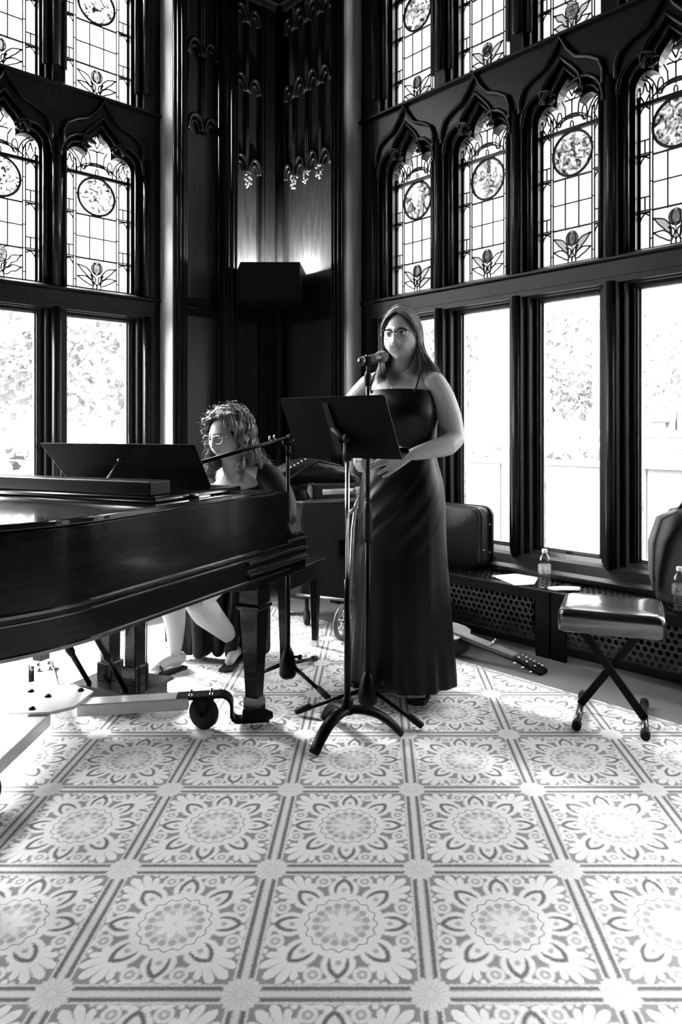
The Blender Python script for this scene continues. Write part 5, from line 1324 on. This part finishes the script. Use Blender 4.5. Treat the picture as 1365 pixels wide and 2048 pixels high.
for sg in (-1, 1):
    pts = [sgf(V(sg*.100, .098, 1.362)), sgf(V(sg*.108, .092, 1.380)), sgf(V(sg*.112, .074, 1.415)), sgf(V(sg*.112, .045, 1.448)), sgf(V(sg*.110, -.005, 1.470)), sgf(V(sg*.105, -.06, 1.445)), sgf(V(sg*.10, -.092, 1.38)), sgf(V(sg*.095, -.105, 1.34))]
    m.tube(smoothpts(pts, 3), .0042, 8)
obj('shoulder_strap', m, SATIN, singer)
for toe, fd, sd in feet:
    m = MB(); sole = [(-.235, -.026), (-.245, 0), (-.235, .026), (-.12, .030), (-.04, .044), (.0, .036), (.014, 0), (.0, -.036), (-.04, -.044), (-.12, -.030)]
    m.prism(sole, (lambda toe, fd, sd: lambda p: toe+fd*p[0]+sd*p[1]+V(0, 0, p[2]+max(0, -.07-p[0])*.22))(toe, fd, sd), .002, .020)
    m.prism([(-.235, -.024), (-.235, .024), (-.17, .026), (-.17, -.026)], (lambda toe, fd, sd: lambda p: toe+fd*p[0]+sd*p[1]+V(0, 0, p[2]))(toe, fd, sd), .0, .045)
    rings = []
    for d_, wd, hh in ((-.115, .040, .098), (-.095, .044, .090), (-.065, .049, .074), (-.040, .051, .062)):
        rings.append([toe+fd*d_+sd*wd*cos(radians(a))+V(0, 0, .012+(hh-.012)*sin(radians(a))) for a in range(0, 181, 15)])
    vs = [p for r in rings for p in r]; n_ = 13
    m.add(vs, [(i*n_+k, i*n_+k+1, (i+1)*n_+k+1, (i+1)*n_+k) for i in range(3) for k in range(n_-1)], True)
    o = obj('sandal', m, NYLON, singer); so_ = o.modifiers.new('thick', 'SOLIDIFY'); so_.thickness = .004
# necklaces
for zz, yy, w_, nm in ((1.415, .088, .055, 'fine short chain necklace around the singer'), (1.392, .094, .062, 'longer fine chain necklace with a small pendant on the singer')):
    nk_ = thing('necklace', nm, 'necklace', sgf(V(0, .08, zz)), )
    m = MB(); m.tube(smoothpts([sgf(V(-w_, .0, 1.478)), sgf(V(-w_*.95, .045, 1.455)), sgf(V(-w_*.5, yy*.85, (zz+1.44)/2)), sgf(V(0, yy, zz)), sgf(V(w_*.5, yy*.85, (zz+1.44)/2)), sgf(V(w_*.95, .045, 1.455)), sgf(V(w_, 0, 1.478))], 4), .0011, 6); obj('chain', m, BRASS, nk_)
    if zz < 1.4: m = MB(); m.ball(sgf(V(0, yy+.003, zz-.008)), (.004, .003, .007)); obj('pendant', m, BRASS, nk_)

# ---------------- the seated pianist
FB = V(-.39, -.92, 0).normalized()
pianist = thing('person', 'woman with long curly hair and glasses seated at the piano in a dark dress', 'person', V(-.77, 3.80, .49))
hcB = V(-.737, 3.42, 1.166); hB = frame(hcB, (-.50, -.866), pitch=radians(-7))
m = MB(); head_mesh(m, hB, 1.0, nose=1.05, smile=.1)
LB = V(0, 0, 1).cross(FB).normalized()
def oring(c, a, b, tilt=.0, n=30):
    c = Vector(c); f = (FB*cos(tilt)+V(0, 0, -sin(tilt))); return [c+LB*a*cos(2*pi*i/n)+f*b*sin(2*pi*i/n) for i in range(n)]
pel = V(-.77, 3.80, .57)
m.loft([oring(pel, .17, .13), oring(V(-.765, 3.75, .70), .145, .115), oring(V(-.75, 3.67, .82), .150, .118, .3), oring(V(-.735, 3.60, .90), .165, .112, .4), oring(V(-.725, 3.56, .955), .165, .085, .4), oring(V(-.722, 3.545, .985), .13, .065, .4), oring(V(-.722, 3.535, 1.005), .085, .055, .4)])
limb(m, [V(-.722, 3.54, .97), V(-.725, 3.50, 1.05), hB((0, -.03, -.055))], [.062, .054, .052], 3, 20)
shL, shR = V(-.545, 3.50, .965), V(-.885, 3.625, .960)
for sh in (shL, shR): limb(m, [V(-.722, 3.54, 1.0), V(-.722, 3.54, 1.0).lerp(sh, .55)+V(0, 0, .006), sh], [.045, .044, .050], 3)
wL, wR = V(-.600, 3.13, .765), V(-.985, 3.27, .765)
limb(m, [shL, V(-.478, 3.47, .87), V(-.455, 3.405, .787)], [.050, .038, .032]); limb(m, [V(-.455, 3.405, .787), V(-.52, 3.27, .775), wL], [.030, .030, .024])
limb(m, [shR, V(-.965, 3.60, .86), V(-1.00, 3.52, .785)], [.052, .048, .040]); limb(m, [V(-1.00, 3.52, .785), V(-1.0, 3.40, .775), wR], [.040, .036, .024])
for w0 in (wL, wR):
    kn = [w0+TP*.085+KP*o for o in (-.030, -.010, .010, .030)]
    hand(m, w0, kn, [k_+TP*.03+V(0, 0, -.002) for k_ in kn], [k_+TP*.052+V(0, 0, -.026) for k_ in kn], [w0+TP*.03+KP*.02*(1 if w0 is wL else -1), w0+TP*.06+KP*.045*(1 if w0 is wL else -1)+V(0, 0, -.01), w0+TP*.085+KP*.055*(1 if w0 is wL else -1)+V(0, 0, -.022)])
kR, aR = V(-1.045, 3.40, .50), V(-1.015, 3.50, .10)
limb(m, [V(-.86, 3.83, .56), V(-.96, 3.6, .55), kR], [.095, .085, .062]); limb(m, [kR, V(-1.02, 3.46, .36), V(-1.01, 3.49, .22), aR], [.060, .066, .048, .032])
limb(m, [aR+V(.02, .02, -.045), V(-1.055, 3.45, .055), V(-1.085, 3.39, .035)], [.032, .032, .026])
sdR = V(-.55, -.83, 0).normalized(); pr_ = V(-sdR.y, sdR.x, 0)
for o in (-.026, -.010, .004, .017, .028): capsule(m, [V(-1.085, 3.39, .034)+pr_*o*.8, V(-1.085, 3.39, .028)+sdR*(.045-abs(o+.02)*.4)+pr_*o], [.012, .009], 8)
kL, aL = V(-.870, 3.36, .385), V(-.742, 3.68, .085)
limb(m, [V(-.69, 3.86, .56), V(-.78, 3.6, .49), kL], [.095, .088, .066]); limb(m, [kL, V(-.84, 3.44, .30), V(-.79, 3.56, .19), aL], [.064, .070, .050, .032])
limb(m, [aL+V(.02, .03, -.04), V(-.74, 3.62, .05), V(-.75, 3.54, .03)], [.030, .030, .024])
hB_inv = inv_frame(hB)
def toneB(co):
    q = hB_inv(co); t = .46
    if abs(q.x) < .025 and q.y > .07:
        lx = 1-(q.x/.024)**2
        if lx > 0 and abs(q.z+.0585) < .0105*lx**.6: t = .27
    return t
remesh('body', m, SKIN, pianist, .0038, 3, toneB)
face_parts(hB, pianist, look=(.1, -.35))
spectacles(hB, 'thin wire eyeglasses worn by the seated pianist', False, hcB)
# dress with long sleeves
m = MB()
m.loft([oring(pel+V(0, 0, -.06), .20, .17), oring(pel, .19, .15), oring(V(-.765, 3.75, .70), .160, .132), oring(V(-.75, 3.67, .82), .166, .134, .3), oring(V(-.738, 3.60, .895), .178, .128, .42), oring(V(-.728, 3.575, .925), .178, .112, .42), oring(V(-.725, 3.57, .935), .150, .09, .42)])
limb(m, [V(-.590, 3.525, .975), V(-.545, 3.50, .962), V(-.478, 3.47, .87), V(-.452, 3.40, .785)], [.050, .066, .064, .062]); limb(m, [V(-.452, 3.40, .785), V(-.50, 3.30, .772), V(-.57, 3.18, .768)], [.058, .050, .034])
limb(m, [V(-.850, 3.62, .972), V(-.885, 3.625, .957), V(-.962, 3.60, .865), V(-1.00, 3.52, .785)], [.048, .062, .058, .056]); limb(m, [V(-1.00, 3.52, .785), V(-1.0, 3.42, .772), V(-.99, 3.31, .768)], [.056, .048, .034])
limb(m, [V(-.86, 3.83, .58), V(-.955, 3.61, .57), V(-1.02, 3.47, .53)], [.12, .105, .085]); limb(m, [V(-.69, 3.86, .58), V(-.77, 3.62, .51), V(-.83, 3.46, .45)], [.12, .108, .088])
for i in range(16):     # skirt falling to the floor
    t = i/15; x_ = -1.02+.42*t; y_ = 3.66+.05*sin(i*1.7)+.04*t
    limb(m, [V(x_*.93-.06, 3.78, .50), V(x_, y_, .34), V(x_+.02*sin(i*2.3), y_+.03*sin(i*1.1), .05)], [.05, .030, .034], 3, 10)
remesh('dress', m, KNIT, pianist, .006, 3)
m = MB()
for j in range(9):
    c_ = V(-.478, 3.47, .87).lerp(V(-.452, 3.40, .785), j/8)
mm = MB(); mm.prism([(-.10, -.03), (.13, -.035), (.145, 0), (.13, .035), (-.10, .03)], lambda p: V(-1.035, 3.45, 0)+sdR*p[0]+pr_*p[1]+V(0, 0, p[2]), .0, .014)
mm.tube([V(-1.035, 3.45, .01)+sdR*.06+pr_*a+V(0, 0, b) for a, b in ((-.038, 0), (-.03, .035), (0, .052), (.03, .035), (.038, 0))], .006, 6); obj('sandal', mm, NYLON, pianist)
mm = MB(); mm.prism([(-.10, -.03), (.13, -.035), (.145, 0), (.13, .035), (-.10, .03)], lambda p: V(-.742, 3.60, 0)+V(-.1, -1, 0).normalized()*p[0]+V(1, -.1, 0).normalized()*p[1]+V(0, 0, p[2]), .0, .014); obj('sandal', mm, NYLON, pianist)
# curly hair
rnd = random.Random(11); dB = (.092, .112, .126, -.010, .006)
def dropB(sg, t, r):
    w_ = r.random()
    if sg > 0:
        if t < .05: return P(474+16*w_, 940+25*r.random(), 3.42+.04*r.random())
        if t < .4: return P(496+30*w_, 905+30*r.random(), 3.47+.05*r.random())
        return P(503+76*w_**1.3, 898+66*w_+22*r.random(), 3.52+.14*t)
    if t < .6: return P(408+18*w_, 925+45*r.random(), 3.42+.1*t)
    return P(440+60*w_, 950+30*r.random(), 3.66)
m = MB(); hair_cap(m, hB, dB, 40, -80, 78, low=110); obj('hair_underlayer', m, HAIRU, pianist)
m = MB()
hair_strands(m, hB, dB, 1500, 40, -80, 74, dropB, rnd, rad=.0015, curl=.013, cper=.075, lift=.22, nc=110)
hair_strands(m, hB, dB, 130, 40, -80, 70, lambda sg, t, r: dropB(sg, t, r)+V(r.uniform(-.03, .03), 0, r.uniform(-.02, .04)), rnd, rad=.0006, curl=.014, cper=.06, lift=.38)
obj('hair', m, HAIR2, pianist)
